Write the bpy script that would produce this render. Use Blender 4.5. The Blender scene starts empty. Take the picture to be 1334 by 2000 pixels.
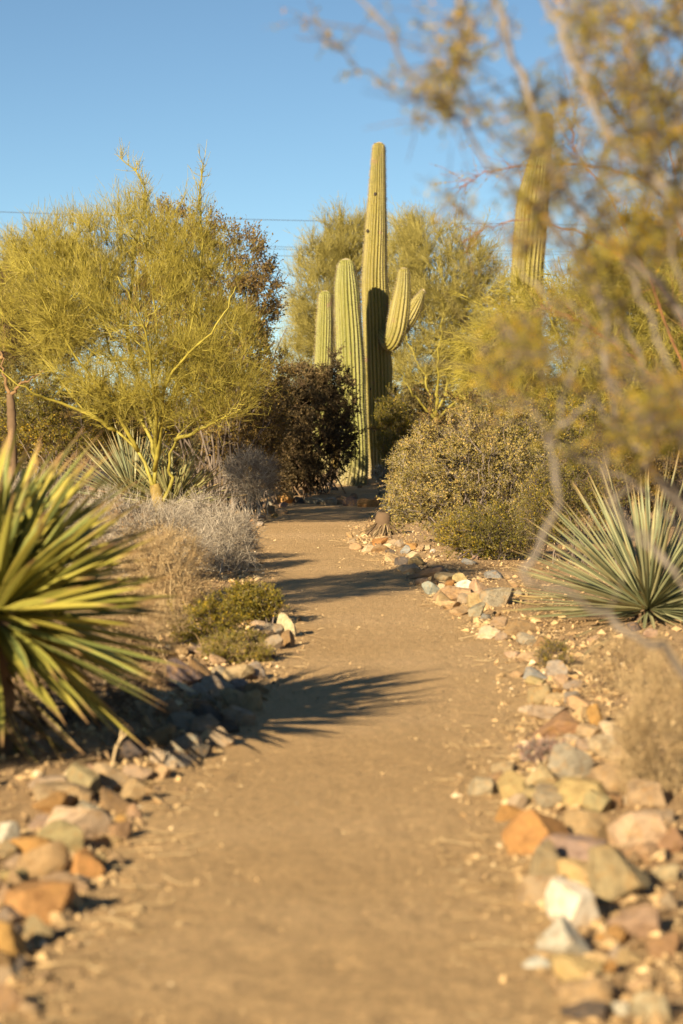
import bpy, bmesh, math
import numpy as np
from mathutils import Vector, Matrix

scene = bpy.context.scene
rng = np.random.default_rng(11)
R = math.radians

# ------------------------------------------------------------------ camera, sky, sun, exposure
CAM_H, FPX, HORIZON = 1.5, 85.0 / 36.0 * 2000.0, 800.0      # lens in pixels of the 1334 x 2000 photograph
PITCH = math.atan((1000.0 - HORIZON) / FPX)
cam = bpy.data.cameras.new('camera')
cam.sensor_fit = 'VERTICAL'; cam.sensor_height = 36.0; cam.sensor_width = 24.0; cam.lens = 85.0
cam.clip_start = 0.1; cam.clip_end = 4000.0
cam.dof.use_dof = True; cam.dof.focus_distance = 27.0; cam.dof.aperture_fstop = 2.8; cam.dof.aperture_blades = 9
cam_ob = bpy.data.objects.new('camera', cam)
cam_ob.location = (0, 0, CAM_H); cam_ob.rotation_euler = (R(90) - PITCH, 0, 0)
scene.collection.objects.link(cam_ob); scene.camera = cam_ob

SUN_EL, SUN_AZ = R(20.5), R(27.0)          # light travels towards +Y, swung 27 degrees to the right
to_sun = Vector((-math.sin(SUN_AZ) * math.cos(SUN_EL), -math.cos(SUN_AZ) * math.cos(SUN_EL), math.sin(SUN_EL)))
world = bpy.data.worlds.new('World'); scene.world = world; world.use_nodes = True
wn = world.node_tree; wn.nodes.clear()
sky = wn.nodes.new('ShaderNodeTexSky'); sky.sky_type = 'NISHITA'; sky.sun_disc = False
sky.sun_elevation = SUN_EL; sky.sun_rotation = math.atan2(to_sun.x, to_sun.y)
sky.altitude = 900; sky.air_density = 0.6; sky.dust_density = 0.0; sky.ozone_density = 1.7
bg = wn.nodes.new('ShaderNodeBackground'); bg.inputs['Strength'].default_value = 0.05
wo = wn.nodes.new('ShaderNodeOutputWorld')
tint = wn.nodes.new('ShaderNodeMix'); tint.data_type = 'RGBA'; tint.blend_type = 'MULTIPLY'; tint.inputs[0].default_value = 1.0; tint.inputs[7].default_value = (0.90, 1.0, 0.93, 1)
wn.links.new(sky.outputs[0], tint.inputs[6]); wn.links.new(tint.outputs[2], bg.inputs['Color']); wn.links.new(bg.outputs[0], wo.inputs['Surface'])
sl = bpy.data.lights.new('sun', 'SUN'); sl.energy = 5.0; sl.angle = R(0.5); sl.color = (1.0, 0.81, 0.535)
sun = bpy.data.objects.new('sun', sl); sun.rotation_euler = to_sun.to_track_quat('Z', 'Y').to_euler()
sun.location = (-10, -20, 20); scene.collection.objects.link(sun)
vs = scene.view_settings
scene.display_settings.display_device = 'sRGB'
vs.view_transform = 'Standard'; vs.look = 'None'; vs.gamma = 1.0; vs.use_curve_mapping = False
vs.exposure = 1.14
scene.cycles.use_denoising = True
scene.cycles.max_bounces = 6

# ------------------------------------------------------------------ helpers: where things stand
def ray(px, py):
    c, s = math.cos(PITCH), math.sin(PITCH)
    a, b = px - 667.0, 1000.0 - py
    return np.array([a, FPX * c + b * s, -FPX * s + b * c])

def at(px, py, d):
    """the point at distance d (metres along +Y) that the photograph shows at px, py"""
    r = ray(px, py)
    return np.array([0, 0, CAM_H]) + r * (d / r[1])

def vnoise(x, y, seed=0):
    x = np.asarray(x, float); y = np.asarray(y, float)
    xi = np.floor(x); yi = np.floor(y); fx = x - xi; fy = y - yi
    fx = fx * fx * (3 - 2 * fx); fy = fy * fy * (3 - 2 * fy)
    def h(a, b):
        v = np.sin(a * 127.1 + b * 311.7 + seed * 74.7) * 43758.5453
        return v - np.floor(v)
    return (h(xi, yi) * (1 - fx) + h(xi + 1, yi) * fx) * (1 - fy) + (h(xi, yi + 1) * (1 - fx) + h(xi + 1, yi + 1) * fx) * fy - 0.5

# edges of the path: photograph row, left edge, right edge
EDGE = [(2060, 10, 1110), (2000, 45, 1085), (1900, 120, 1055), (1800, 185, 1030), (1700, 240, 1000), (1600, 300, 965), (1540, 345, 935),
        (1480, 400, 985), (1400, 460, 1020), (1330, 520, 1015), (1270, 560, 985), (1230, 572, 930), (1190, 545, 880), (1150, 520, 835),
        (1120, 502, 785), (1090, 490, 735), (1060, 482, 690), (1030, 492, 705), (1005, 525, 735), (990, 545, 765)]
_ey = np.array([CAM_H * FPX / (r - HORIZON) for r, a, b in EDGE])
_el = np.array([(a - 667) * d / FPX for (r, a, b), d in zip(EDGE, _ey)])
_er = np.array([(b - 667) * d / FPX for (r, a, b), d in zip(EDGE, _ey)])
def path_edges(y):
    return np.interp(y, _ey, _el), np.interp(y, _ey, _er)

def sstep(a, b, x):
    t = np.clip((x - a) / (b - a), 0, 1)
    return t * t * (3 - 2 * t)

def gh(x, y):
    x = np.asarray(x, float); y = np.asarray(y, float)
    l, r = path_edges(y)
    out = np.maximum(l - x, x - r)
    m = np.maximum(sstep(-0.05, 0.6, out), sstep(38.2, 39.5, y))
    z = m * (0.035 + 0.07 * vnoise(x * 0.7, y * 0.7, 1) + 0.035 * vnoise(x * 2.3, y * 2.3, 2) + 0.016 * vnoise(x * 7, y * 7, 3))
    z = z + 0.012 * vnoise(x * 1.4, y * 0.9, 4) * (1 - m)
    z = z + 0.26 * np.exp(-((x - 0.6) / 3.2) ** 2 - ((y - 48.5) / 3.6) ** 2)
    return z

def ground_at(px, py):
    """where the ground shows at px, py"""
    d = CAM_H * FPX / max(py - HORIZON, 20)
    for _ in range(12):
        p = at(px, py, d); z = float(gh(p[0], p[1]))
        d = 0.5 * d + 0.5 * (CAM_H - z) * FPX / max(py - HORIZON, 20)
    p = at(px, py, d); p[2] = float(gh(p[0], p[1]))
    return p

def on_ground(px, d):
    x = (px - 667) * d / FPX
    return np.array([x, d, float(gh(x, d))])

# ------------------------------------------------------------------ helpers: meshes and objects
class MB:
    """collects vertices, faces and one float per vertex"""
    def __init__(self): self.V = []; self.F = []; self.A = []; self.n = 0
    def add(self, V, F, a=None):
        V = np.asarray(V, float).reshape(-1, 3)
        self.V.append(V)
        for f in F: self.F.append(np.asarray(f, int) + self.n)
        self.A.append(np.full(len(V), 0.5) if a is None else np.asarray(a, float)); self.n += len(V)
    def mesh(self, name, mat, smooth=True, origin=(0, 0, 0)):
        me = bpy.data.meshes.new(name)
        V = np.concatenate(self.V) - np.asarray(origin, float)
        me.vertices.add(len(V)); me.vertices.foreach_set('co', V.astype(np.float32).ravel())
        loops = np.concatenate([f.ravel() for f in self.F])
        cnt = np.concatenate([np.full(len(f), f.shape[1]) for f in self.F])
        me.loops.add(len(loops)); me.loops.foreach_set('vertex_index', loops.astype(np.int32))
        me.polygons.add(len(cnt)); st = np.concatenate([[0], np.cumsum(cnt)[:-1]])
        me.polygons.foreach_set('loop_start', st.astype(np.int32))
        me.polygons.foreach_set('loop_total', cnt.astype(np.int32))
        me.polygons.foreach_set('use_smooth', np.full(len(cnt), smooth))
        at_ = me.attributes.new('v', 'FLOAT', 'POINT'); at_.data.foreach_set('value', np.concatenate(self.A).astype(np.float32))
        me.update(calc_edges=True); me.validate()
        if mat: me.materials.append(mat)
        return me

def link(name, me, parent=None, kind=None):
    o = bpy.data.objects.new(name, me); scene.collection.objects.link(o)
    if parent is not None: o.parent = parent
    if kind: o['kind'] = kind
    return o

def thing(name, label, cat, loc, group=None):
    o = bpy.data.objects.new(name, None); scene.collection.objects.link(o)
    o.empty_display_size = 0.1; o.location = tuple(float(c) for c in loc)
    o['label'] = label; o['category'] = cat
    if group: o['group'] = group
    return o

def tag(o, label, cat, group=None):
    o['label'] = label; o['category'] = cat
    if group: o['group'] = group
    return o

def norm(a):
    return a / np.maximum(np.linalg.norm(a, axis=-1, keepdims=True), 1e-9)

def tubes(mb, P, Rr, sides=4, a=None, cap=False):
    """P (n,k,3) centre lines, Rr (n,k) radii"""
    P = np.asarray(P, float); Rr = np.asarray(Rr, float)
    n, k, _ = P.shape
    if n == 0: return
    T = norm(np.gradient(P, axis=1))
    mean = norm(T.mean(axis=1))
    ref = np.where(np.abs(mean[:, 2:3]) > 0.8, np.array([[1.0, 0.1, 0]]), np.array([[0, 0.1, 1.0]]))[:, None, :]
    U = norm(np.cross(T, ref)); W = np.cross(T, U)
    an = np.arange(sides) * 2 * np.pi / sides
    ring = P[:, :, None, :] + Rr[:, :, None, None] * (np.cos(an)[None, None, :, None] * U[:, :, None, :] + np.sin(an)[None, None, :, None] * W[:, :, None, :])
    idx = np.arange(n * k * sides).reshape(n, k, sides)
    nx = np.roll(idx, -1, axis=2)
    q = np.stack([idx[:, :-1], nx[:, :-1], nx[:, 1:], idx[:, 1:]], axis=-1).reshape(-1, 4)
    av = None if a is None else np.repeat(np.asarray(a, float), k * sides)
    F = [q]
    if cap and sides >= 4:
        F.append(idx[:, -1, :].reshape(-1, sides)); F.append(idx[:, 0, ::-1].reshape(-1, sides))
    mb.add(ring.reshape(-1, 3), F, av)

def smooth_line(pts, k):
    """Catmull-Rom resample of a polyline to k points"""
    p = np.asarray(pts, float)
    p = np.vstack([2 * p[0] - p[1], p, 2 * p[-1] - p[-2]])
    t = np.linspace(0, len(p) - 3 - 1e-6, k); i = t.astype(int); f = (t - i)[:, None]
    a, b, c, d = p[i], p[i + 1], p[i + 2], p[i + 3]
    return 0.5 * (2 * b + (c - a) * f + (2 * a - 5 * b + 4 * c - d) * f ** 2 + (3 * b - a - 3 * c + d) * f ** 3)

# ------------------------------------------------------------------ materials
def nt(m):
    m.use_nodes = True; t = m.node_tree; t.nodes.clear()
    o = t.nodes.new('ShaderNodeOutputMaterial'); b = t.nodes.new('ShaderNodeBsdfPrincipled')
    t.links.new(b.outputs[0], o.inputs['Surface'])
    return t, b, o

def ramp(t, stops):
    r = t.nodes.new('ShaderNodeValToRGB'); e = r.color_ramp.elements
    while len(e) < len(stops): e.new(0.5)
    for x, (p, c) in zip(e, stops): x.position = p; x.color = (*c, 1)
    return r

def noise(t, scale, detail=4, rough=0.6, vec=None):
    n = t.nodes.new('ShaderNodeTexNoise'); n.inputs['Scale'].default_value = scale
    n.inputs['Detail'].default_value = detail; n.inputs['Roughness'].default_value = rough
    if vec is not None: t.links.new(vec, n.inputs['Vector'])
    return n

def mix(t, fac, a, b, mode='MIX'):
    m = t.nodes.new('ShaderNodeMix'); m.data_type = 'RGBA'; m.blend_type = mode
    for sock, v in ((m.inputs[0], fac), (m.inputs[6], a), (m.inputs[7], b)):
        if hasattr(v, 'is_linked'): t.links.new(v, sock)
        elif isinstance(v, (int, float)): sock.default_value = v
        else: sock.default_value = (*v, 1)
    return m.outputs[2]

def bump(t, b, h, strength, dist):
    n = t.nodes.new('ShaderNodeBump'); n.inputs['Strength'].default_value = strength; n.inputs['Distance'].default_value = dist
    t.links.new(h, n.inputs['Height']); t.links.new(n.outputs[0], b.inputs['Normal'])

def plant_mat(name, stops, rough=0.65, transl=0.0, spec=0.3, mottle=0.25):
    """colour by the plant's own variation from twig to twig or leaf to leaf"""
    m = bpy.data.materials.new(name); t, b, o = nt(m)
    a = t.nodes.new('ShaderNodeAttribute'); a.attribute_name = 'v'
    r = ramp(t, stops); t.links.new(a.outputs['Fac'], r.inputs[0])
    tc = t.nodes.new('ShaderNodeTexCoord')
    n = noise(t, 9, 3, 0.6, tc.outputs['Object'])
    nr = ramp(t, [(0.3, (1 - mottle,) * 3), (0.7, (1 + 0 * mottle,) * 3)]); t.links.new(n.outputs[0], nr.inputs[0])
    c = mix(t, 1.0, r.outputs[0], nr.outputs[0], 'MULTIPLY')
    t.links.new(c, b.inputs['Base Color']); b.inputs['Roughness'].default_value = rough
    b.inputs['Specular IOR Level'].default_value = spec
    if transl:
        tr = t.nodes.new('ShaderNodeBsdfTranslucent'); t.links.new(c, tr.inputs[0])
        ms = t.nodes.new('ShaderNodeMixShader'); ms.inputs[0].default_value = transl
        t.links.new(b.outputs[0], ms.inputs[1]); t.links.new(tr.outputs[0], ms.inputs[2]); t.links.new(ms.outputs[0], o.inputs['Surface'])
    return m

def ground_mat(name, cols, fine, relief):
    m = bpy.data.materials.new(name); t, b, o = nt(m)
    tc = t.nodes.new('ShaderNodeTexCoord'); P = tc.outputs['Object']
    n1 = noise(t, 0.55, 5, 0.6, P); n2 = noise(t, 20, 7, 0.8, P); n3 = noise(t, 75, 4, 0.7, P)
    r1 = ramp(t, [(0.3, cols[0]), (0.52, cols[1]), (0.72, cols[2])]); t.links.new(n1.outputs[0], r1.inputs[0])
    r2 = ramp(t, [(0.28, (0.62,) * 3), (0.5, (0.95,) * 3), (0.74, (1.2, 1.18, 1.14))]); t.links.new(n2.outputs[0], r2.inputs[0])
    r3 = ramp(t, [(0.3, (0.58,) * 3), (0.5, (1.0,) * 3), (0.7, (1.32, 1.29, 1.25))]); t.links.new(n3.outputs[0], r3.inputs[0])
    c = mix(t, 0.9, r1.outputs[0], r2.outputs[0], 'MULTIPLY'); c = mix(t, fine, c, r3.outputs[0], 'MULTIPLY')
    v = t.nodes.new('ShaderNodeTexVoronoi'); v.inputs['Scale'].default_value = 46; t.links.new(P, v.inputs['Vector'])
    vr = ramp(t, [(0.0, (1, 1, 1)), (0.10, (1, 1, 1)), (0.17, (0, 0, 0))]); t.links.new(v.outputs['Distance'], vr.inputs[0])
    sep = t.nodes.new('ShaderNodeSeparateColor'); t.links.new(v.outputs['Color'], sep.inputs[0])
    pr = ramp(t, [(0.0, (0.30, 0.19, 0.10)), (0.5, (0.54, 0.36, 0.18)), (1.0, (0.74, 0.56, 0.35))]); t.links.new(sep.outputs[0], pr.inputs[0])
    c = mix(t, vr.outputs[0], c, pr.outputs[0])
    t.links.new(c, b.inputs['Base Color']); b.inputs['Roughness'].default_value = 0.95; b.inputs['Specular IOR Level'].default_value = 0.1
    ad = t.nodes.new('ShaderNodeMath'); ad.operation = 'ADD'; t.links.new(n2.outputs[0], ad.inputs[0])
    ml = t.nodes.new('ShaderNodeMath'); ml.operation = 'MULTIPLY'; ml.inputs[1].default_value = 0.35; t.links.new(n3.outputs[0], ml.inputs[0])
    t.links.new(ml.outputs[0], ad.inputs[1])
    ad2 = t.nodes.new('ShaderNodeMath'); ad2.operation = 'MULTIPLY_ADD'; ad2.inputs[1].default_value = 0.25
    t.links.new(vr.outputs[0], ad2.inputs[0]); t.links.new(ad.outputs[0], ad2.inputs[2])
    bump(t, b, ad2.outputs[0], 1.0, relief)
    return m

M_path = ground_mat('packed_dirt', [(0.58, 0.385, 0.19), (0.65, 0.44, 0.225), (0.71, 0.49, 0.265)], 0.8, 0.028)
M_soil = ground_mat('desert_soil', [(0.44, 0.285, 0.145), (0.55, 0.37, 0.20), (0.64, 0.45, 0.26)], 0.85, 0.03)

def rock_mat():
    m = bpy.data.materials.new('field_stone'); t, b, o = nt(m)
    oi = t.nodes.new('ShaderNodeObjectInfo'); tc = t.nodes.new('ShaderNodeTexCoord')
    off = t.nodes.new('ShaderNodeVectorMath'); off.operation = 'MULTIPLY_ADD'
    cx = t.nodes.new('ShaderNodeCombineXYZ')
    for i in range(3): t.links.new(oi.outputs['Random'], cx.inputs[i])
    off.inputs[1].default_value = (37, 53, 91); t.links.new(cx.outputs[0], off.inputs[0]); t.links.new(tc.outputs['Object'], off.inputs[2])
    P = off.outputs[0]
    n1 = noise(t, 1.6, 5, 0.65, P); n2 = noise(t, 7, 6, 0.7, P); n3 = noise(t, 2.4, 3, 0.5, P)
    r1 = ramp(t, [(0.3, (0.62, 0.58, 0.56)), (0.5, (1, 1, 1)), (0.72, (1.22, 1.16, 1.08))]); t.links.new(n1.outputs[0], r1.inputs[0])
    r2 = ramp(t, [(0.3, (0.78,) * 3), (0.65, (1.1,) * 3)]); t.links.new(n2.outputs[0], r2.inputs[0])
    c = mix(t, 1.0, oi.outputs['Color'], r1.outputs[0], 'MULTIPLY'); c = mix(t, 1.0, c, r2.outputs[0], 'MULTIPLY')
    st = ramp(t, [(0.52, (0, 0, 0)), (0.66, (1, 1, 1))]); t.links.new(n3.outputs[0], st.inputs[0])
    fm = t.nodes.new('ShaderNodeMath'); fm.operation = 'MULTIPLY'; fm.inputs[1].default_value = 0.38; t.links.new(st.outputs[0], fm.inputs[0])
    c = mix(t, fm.outputs[0], c, (0.50, 0.28, 0.09))
    t.links.new(c, b.inputs['Base Color']); b.inputs['Roughness'].default_value = 0.88; b.inputs['Specular IOR Level'].default_value = 0.25
    bump(t, b, n2.outputs[0], 0.7, 0.05)
    return m
M_rock = rock_mat()

def saguaro_mat(name, a, b_, c_):
    m = bpy.data.materials.new(name); t, b, o = nt(m)
    tc = t.nodes.new('ShaderNodeTexCoord'); P = tc.outputs['Object']
    n1 = noise(t, 1.1, 4, 0.6, P); n2 = noise(t, 26, 4, 0.7, P); n3 = noise(t, 2.6, 3, 0.6, P)
    r1 = ramp(t, [(0.32, a), (0.52, b_), (0.70, c_)]); t.links.new(n1.outputs[0], r1.inputs[0])
    r2 = ramp(t, [(0.3, (0.8,) * 3), (0.7, (1.12,) * 3)]); t.links.new(n2.outputs[0], r2.inputs[0])
    c = mix(t, 1.0, r1.outputs[0], r2.outputs[0], 'MULTIPLY')
    sc = ramp(t, [(0.64, (0, 0, 0)), (0.70, (1, 1, 1))]); t.links.new(n3.outputs[0], sc.inputs[0])
    c = mix(t, sc.outputs[0], c, (0.26, 0.17, 0.08))
    sz = t.nodes.new('ShaderNodeSeparateXYZ'); t.links.new(P, sz.inputs[0])
    hz = t.nodes.new('ShaderNodeMath'); hz.operation = 'MULTIPLY_ADD'; hz.inputs[1].default_value = 0.9; t.links.new(n3.outputs[0], hz.inputs[0]); t.links.new(sz.outputs[2], hz.inputs[2])
    cr = ramp(t, [(0.45, (0.75,) * 3), (0.95, (0, 0, 0))]); t.links.new(hz.outputs[0], cr.inputs[0])
    c = mix(t, cr.outputs[0], c, (0.30, 0.23, 0.13))
    at_ = t.nodes.new('ShaderNodeAttribute'); at_.attribute_name = 'v'
    wr = ramp(t, [(0.985, (0, 0, 0)), (1.0, (1, 1, 1))]); t.links.new(at_.outputs['Fac'], wr.inputs[0])
    c = mix(t, wr.outputs[0], c, (0.55, 0.45, 0.33))
    t.links.new(c, b.inputs['Base Color']); b.inputs['Roughness'].default_value = 0.55
    bump(t, b, n2.outputs[0], 0.25, 0.01)
    return m
M_sagA = saguaro_mat('saguaro_skin_yellow', (0.206, 0.185, 0.043), (0.258, 0.219, 0.048), (0.292, 0.241, 0.056))
M_sagB = saguaro_mat('saguaro_skin_green', (0.198, 0.207, 0.052), (0.243, 0.239, 0.059), (0.270, 0.252, 0.063))
M_spine = plant_mat('cactus_spine', [(0, (0.16, 0.12, 0.08)), (1, (0.42, 0.36, 0.25))], 0.6)

M_pvbark = plant_mat('palo_verde_bark', [(0, (0.27, 0.235, 0.04)), (1, (0.42, 0.36, 0.06))], 0.6, mottle=0.5)
M_pvtwig = plant_mat('palo_verde_twigs', [(0, (0.206, 0.182, 0.031)), (0.5, (0.371, 0.312, 0.050)), (0.85, (0.484, 0.403, 0.076)), (1, (0.535, 0.444, 0.161))], 0.6)
M_pvtwig2 = plant_mat('palo_verde_twigs_dull', [(0, (0.224, 0.196, 0.056)), (0.5, (0.358, 0.308, 0.078)), (1, (0.504, 0.426, 0.134))], 0.6)
M_pvtrunk = plant_mat('palo_verde_trunk', [(0, (0.30, 0.215, 0.06)), (1, (0.42, 0.30, 0.085))], 0.8, mottle=0.75)
M_bark = plant_mat('grey_bark', [(0, (0.13, 0.10, 0.08)), (1, (0.26, 0.21, 0.17))], 0.9, mottle=0.5)
M_litbark = plant_mat('lit_bark', [(0, (0.22, 0.13, 0.06)), (1, (0.38, 0.24, 0.11))], 0.9, mottle=0.5)  # orange sunlight painted into the bark colour of the mesquite limbs
M_greytwig = plant_mat('dry_grey_twigs', [(0, (0.22, 0.18, 0.14)), (0.5, (0.42, 0.36, 0.28)), (1, (0.66, 0.58, 0.46))], 0.85)
M_tan = plant_mat('dry_tan_stalks', [(0, (0.381, 0.258, 0.134)), (0.5, (0.515, 0.370, 0.190)), (1, (0.672, 0.515, 0.291))], 0.8, 0.15)
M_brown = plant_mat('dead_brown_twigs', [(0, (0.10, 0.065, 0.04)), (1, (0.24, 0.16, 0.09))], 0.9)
M_redtwig = plant_mat('red_brown_twigs', [(0, (0.20, 0.08, 0.04)), (1, (0.36, 0.17, 0.08))], 0.7)
M_branch = plant_mat('creosote_branch', [(0, (0.20, 0.17, 0.14)), (1, (0.32, 0.275, 0.23))], 0.85, mottle=0.35)
M_creo = plant_mat('creosote_leaf', [(0, (0.13, 0.13, 0.012)), (0.45, (0.30, 0.26, 0.018)), (0.70, (0.50, 0.37, 0.02)), (1, (0.66, 0.36, 0.022))], 0.45, 0.3, 0.5)
M_creob = plant_mat('creosote_leaf_brown', [(0, (0.112, 0.078, 0.028)), (0.5, (0.224, 0.151, 0.039)), (0.85, (0.314, 0.213, 0.056)), (1, (0.403, 0.246, 0.067))], 0.55, 0.25)
M_creog = plant_mat('creosote_leaf_green', [(0, (0.095, 0.095, 0.013)), (0.5, (0.213, 0.185, 0.022)), (0.88, (0.381, 0.291, 0.028)), (1, (0.672, 0.448, 0.034))], 0.45, 0.3, 0.5)
M_jojo = plant_mat('jojoba_leaf', [(0, (0.112, 0.095, 0.022)), (0.5, (0.302, 0.241, 0.056)), (0.8, (0.470, 0.358, 0.101)), (1, (0.582, 0.392, 0.134))], 0.55, 0.2)
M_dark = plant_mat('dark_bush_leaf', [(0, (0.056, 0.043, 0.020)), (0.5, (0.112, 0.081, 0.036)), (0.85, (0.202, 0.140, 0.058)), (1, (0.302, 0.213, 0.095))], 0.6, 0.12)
M_far = plant_mat('far_scrub_leaf', [(0, (0.08, 0.07, 0.03)), (0.5, (0.14, 0.115, 0.04)), (1, (0.24, 0.19, 0.06))], 0.7, 0.2)
M_pale = plant_mat('pale_grey_leaf', [(0, (0.30, 0.29, 0.24)), (1, (0.55, 0.53, 0.45))], 0.7, 0.2)
M_pink = plant_mat('pink_dry_flower', [(0, (0.30, 0.17, 0.13)), (1, (0.52, 0.34, 0.27))], 0.8, 0.2)

def leaf_mat(name, edge, tip, edge_amt):
    m = bpy.data.materials.new(name); t, b, o = nt(m)
    oi = t.nodes.new('ShaderNodeObjectInfo'); uv = t.nodes.new('ShaderNodeUVMap'); sp = t.nodes.new('ShaderNodeSeparateXYZ')
    t.links.new(uv.outputs[0], sp.inputs[0])
    er = ramp(t, [(0.0, (1, 1, 1)), (0.16, (0, 0, 0)), (0.84, (0, 0, 0)), (1.0, (1, 1, 1))]); t.links.new(sp.outputs[1], er.inputs[0])
    em = t.nodes.new('ShaderNodeMath'); em.operation = 'MULTIPLY'; em.inputs[1].default_value = edge_amt; t.links.new(er.outputs[0], em.inputs[0])
    c = mix(t, em.outputs[0], oi.outputs['Color'], edge)
    tr = ramp(t, [(0.0, (0.35, 0.35, 0.35)), (0.06, (0, 0, 0)), (0.80, (0, 0, 0)), (0.95, (1, 1, 1))]); t.links.new(sp.outputs[0], tr.inputs[0])
    c = mix(t, tr.outputs[0], c, tip)
    tc = t.nodes.new('ShaderNodeTexCoord'); mp = t.nodes.new('ShaderNodeMapping'); mp.inputs['Scale'].default_value = (2.5, 60, 60)
    t.links.new(tc.outputs['Object'], mp.inputs['Vector'])
    n = noise(t, 1.0, 4, 0.6, mp.outputs[0]); nr = ramp(t, [(0.3, (0.75,) * 3), (0.7, (1.12,) * 3)]); t.links.new(n.outputs[0], nr.inputs[0])
    c = mix(t, 1.0, c, nr.outputs[0], 'MULTIPLY')
    t.links.new(c, b.inputs['Base Color']); b.inputs['Roughness'].default_value = 0.55; b.inputs['Specular IOR Level'].default_value = 0.3
    tl = t.nodes.new('ShaderNodeBsdfTranslucent'); t.links.new(c, tl.inputs[0])
    ms = t.nodes.new('ShaderNodeMixShader'); ms.inputs[0].default_value = 0.12
    t.links.new(b.outputs[0], ms.inputs[1]); t.links.new(tl.outputs[0], ms.inputs[2]); t.links.new(ms.outputs[0], o.inputs['Surface'])
    return m
M_yucca = leaf_mat('yucca_leaf', (0.56, 0.46, 0.10), (0.36, 0.22, 0.10), 0.8)
M_brownleaf = leaf_mat('dead_leaf', (0.30, 0.22, 0.12), (0.34, 0.26, 0.15), 0.5)
M_sotol = leaf_mat('sotol_leaf', (0.46, 0.40, 0.20), (0.50, 0.36, 0.16), 0.5)

def plain(name, col, rough=0.8):
    m = bpy.data.materials.new(name); t, b, o = nt(m)
    tc = t.nodes.new('ShaderNodeTexCoord'); n = noise(t, 6, 5, 0.7, tc.outputs['Object'])
    r = ramp(t, [(0.3, tuple(x * 0.8 for x in col)), (0.7, tuple(x * 1.15 for x in col))]); t.links.new(n.outputs[0], r.inputs[0])
    t.links.new(r.outputs[0], b.inputs['Base Color']); b.inputs['Roughness'].default_value = rough
    return m
M_asphalt = plain('asphalt', (0.06, 0.06, 0.065)); M_wire = plain('black_wire', (0.05, 0.05, 0.055), 0.5)

# ------------------------------------------------------------------ ground, path, road
def grid(xs, ys, zf):
    X, Y = np.meshgrid(xs, ys); Z = zf(X, Y)
    V = np.stack([X, Y, Z], -1).reshape(-1, 3); nx = len(xs); ny = len(ys)
    i = np.arange(nx * ny).reshape(ny, nx)
    return V, np.stack([i[:-1, :-1], i[:-1, 1:], i[1:, 1:], i[1:, :-1]], -1).reshape(-1, 4)

ys = np.concatenate([[-400, -100, -20, -5, 0, 2], np.geomspace(3.5, 56, 420), np.geomspace(57, 3000, 40)])
xr = np.concatenate([np.linspace(0.04, 3.5, 75), np.geomspace(3.6, 12, 40), np.geomspace(13, 2500, 30)])
xs = np.concatenate([-xr[::-1], [0], xr])
V, F = grid(xs, ys, lambda x, y: np.where(np.abs(x) < 40, gh(x, y), 0.035) * (y < 120))
mb = MB(); mb.add(V, [F]); link('ground', mb.mesh('ground', M_soil), None, 'structure')

NT, NU = 1000, 130
t_ = np.geomspace(3.6, 38.4, NT); u_ = np.linspace(0, 1, NU)
l_, r_ = path_edges(t_)
wob = 0.05 * vnoise(t_ * 2.3, t_ * 0, 31) + 0.03 * vnoise(t_ * 7, t_ * 0, 32); wob2 = 0.05 * vnoise(t_ * 2.3, t_ * 0, 33) + 0.03 * vnoise(t_ * 7, t_ * 0, 34)
X = (l_ - 0.10 + wob)[:, None] * (1 - u_) + (r_ + 0.10 + wob2)[:, None] * u_
Y = np.repeat(t_[:, None], NU, 1)
worn = 0.45 + 0.55 * np.clip(np.abs(u_ - 0.5) * 2.2, 0, 1)                # trodden smoother along the middle
Z = gh(X, Y) + 0.012 + 0.006 * vnoise(X * 4, Y * 2.5, 8) + worn * (0.0035 * vnoise(X * 17, Y * 13, 35) + 0.005 * vnoise(X * 38, Y * 30, 36) + 0.006 * vnoise(X * 75, Y * 55, 37)) - 0.016 * (np.abs(u_ - 0.5) > 0.485)
for _ in range(120):                                                       # scuffs and footprints
    fy = 5.5 * math.exp(rng.uniform(0, 1) * 1.8); el, er = path_edges(fy); fx = el + (er - el) * rng.uniform(0.15, 0.85); w = 0.05 + 0.04 * rng.uniform()
    m = np.abs(t_ - fy) < 0.4; dxy = ((X[m] - fx) / w) ** 2 + ((Y[m] - fy) / (w * 2.2)) ** 2
    Z[m] += -0.003 * np.exp(-dxy) + 0.0015 * np.exp(-(np.sqrt(dxy) - 1.6) ** 2 * 4)
i = np.arange(X.size).reshape(X.shape)
mb = MB(); mb.add(np.stack([X, Y, Z], -1).reshape(-1, 3), [np.stack([i[:-1, :-1], i[:-1, 1:], i[1:, 1:], i[1:, :-1]], -1).reshape(-1, 4)])
link('path', mb.mesh('path', M_path), None, 'structure')

V, F = grid(np.linspace(-60, -4.6, 30), np.linspace(47, 54, 8), lambda x, y: np.maximum(gh(x, y), 0.09) * 0 + 0.115)
mb = MB(); mb.add(V, [F]); link('road', mb.mesh('road', M_asphalt), None, 'structure')

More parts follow.
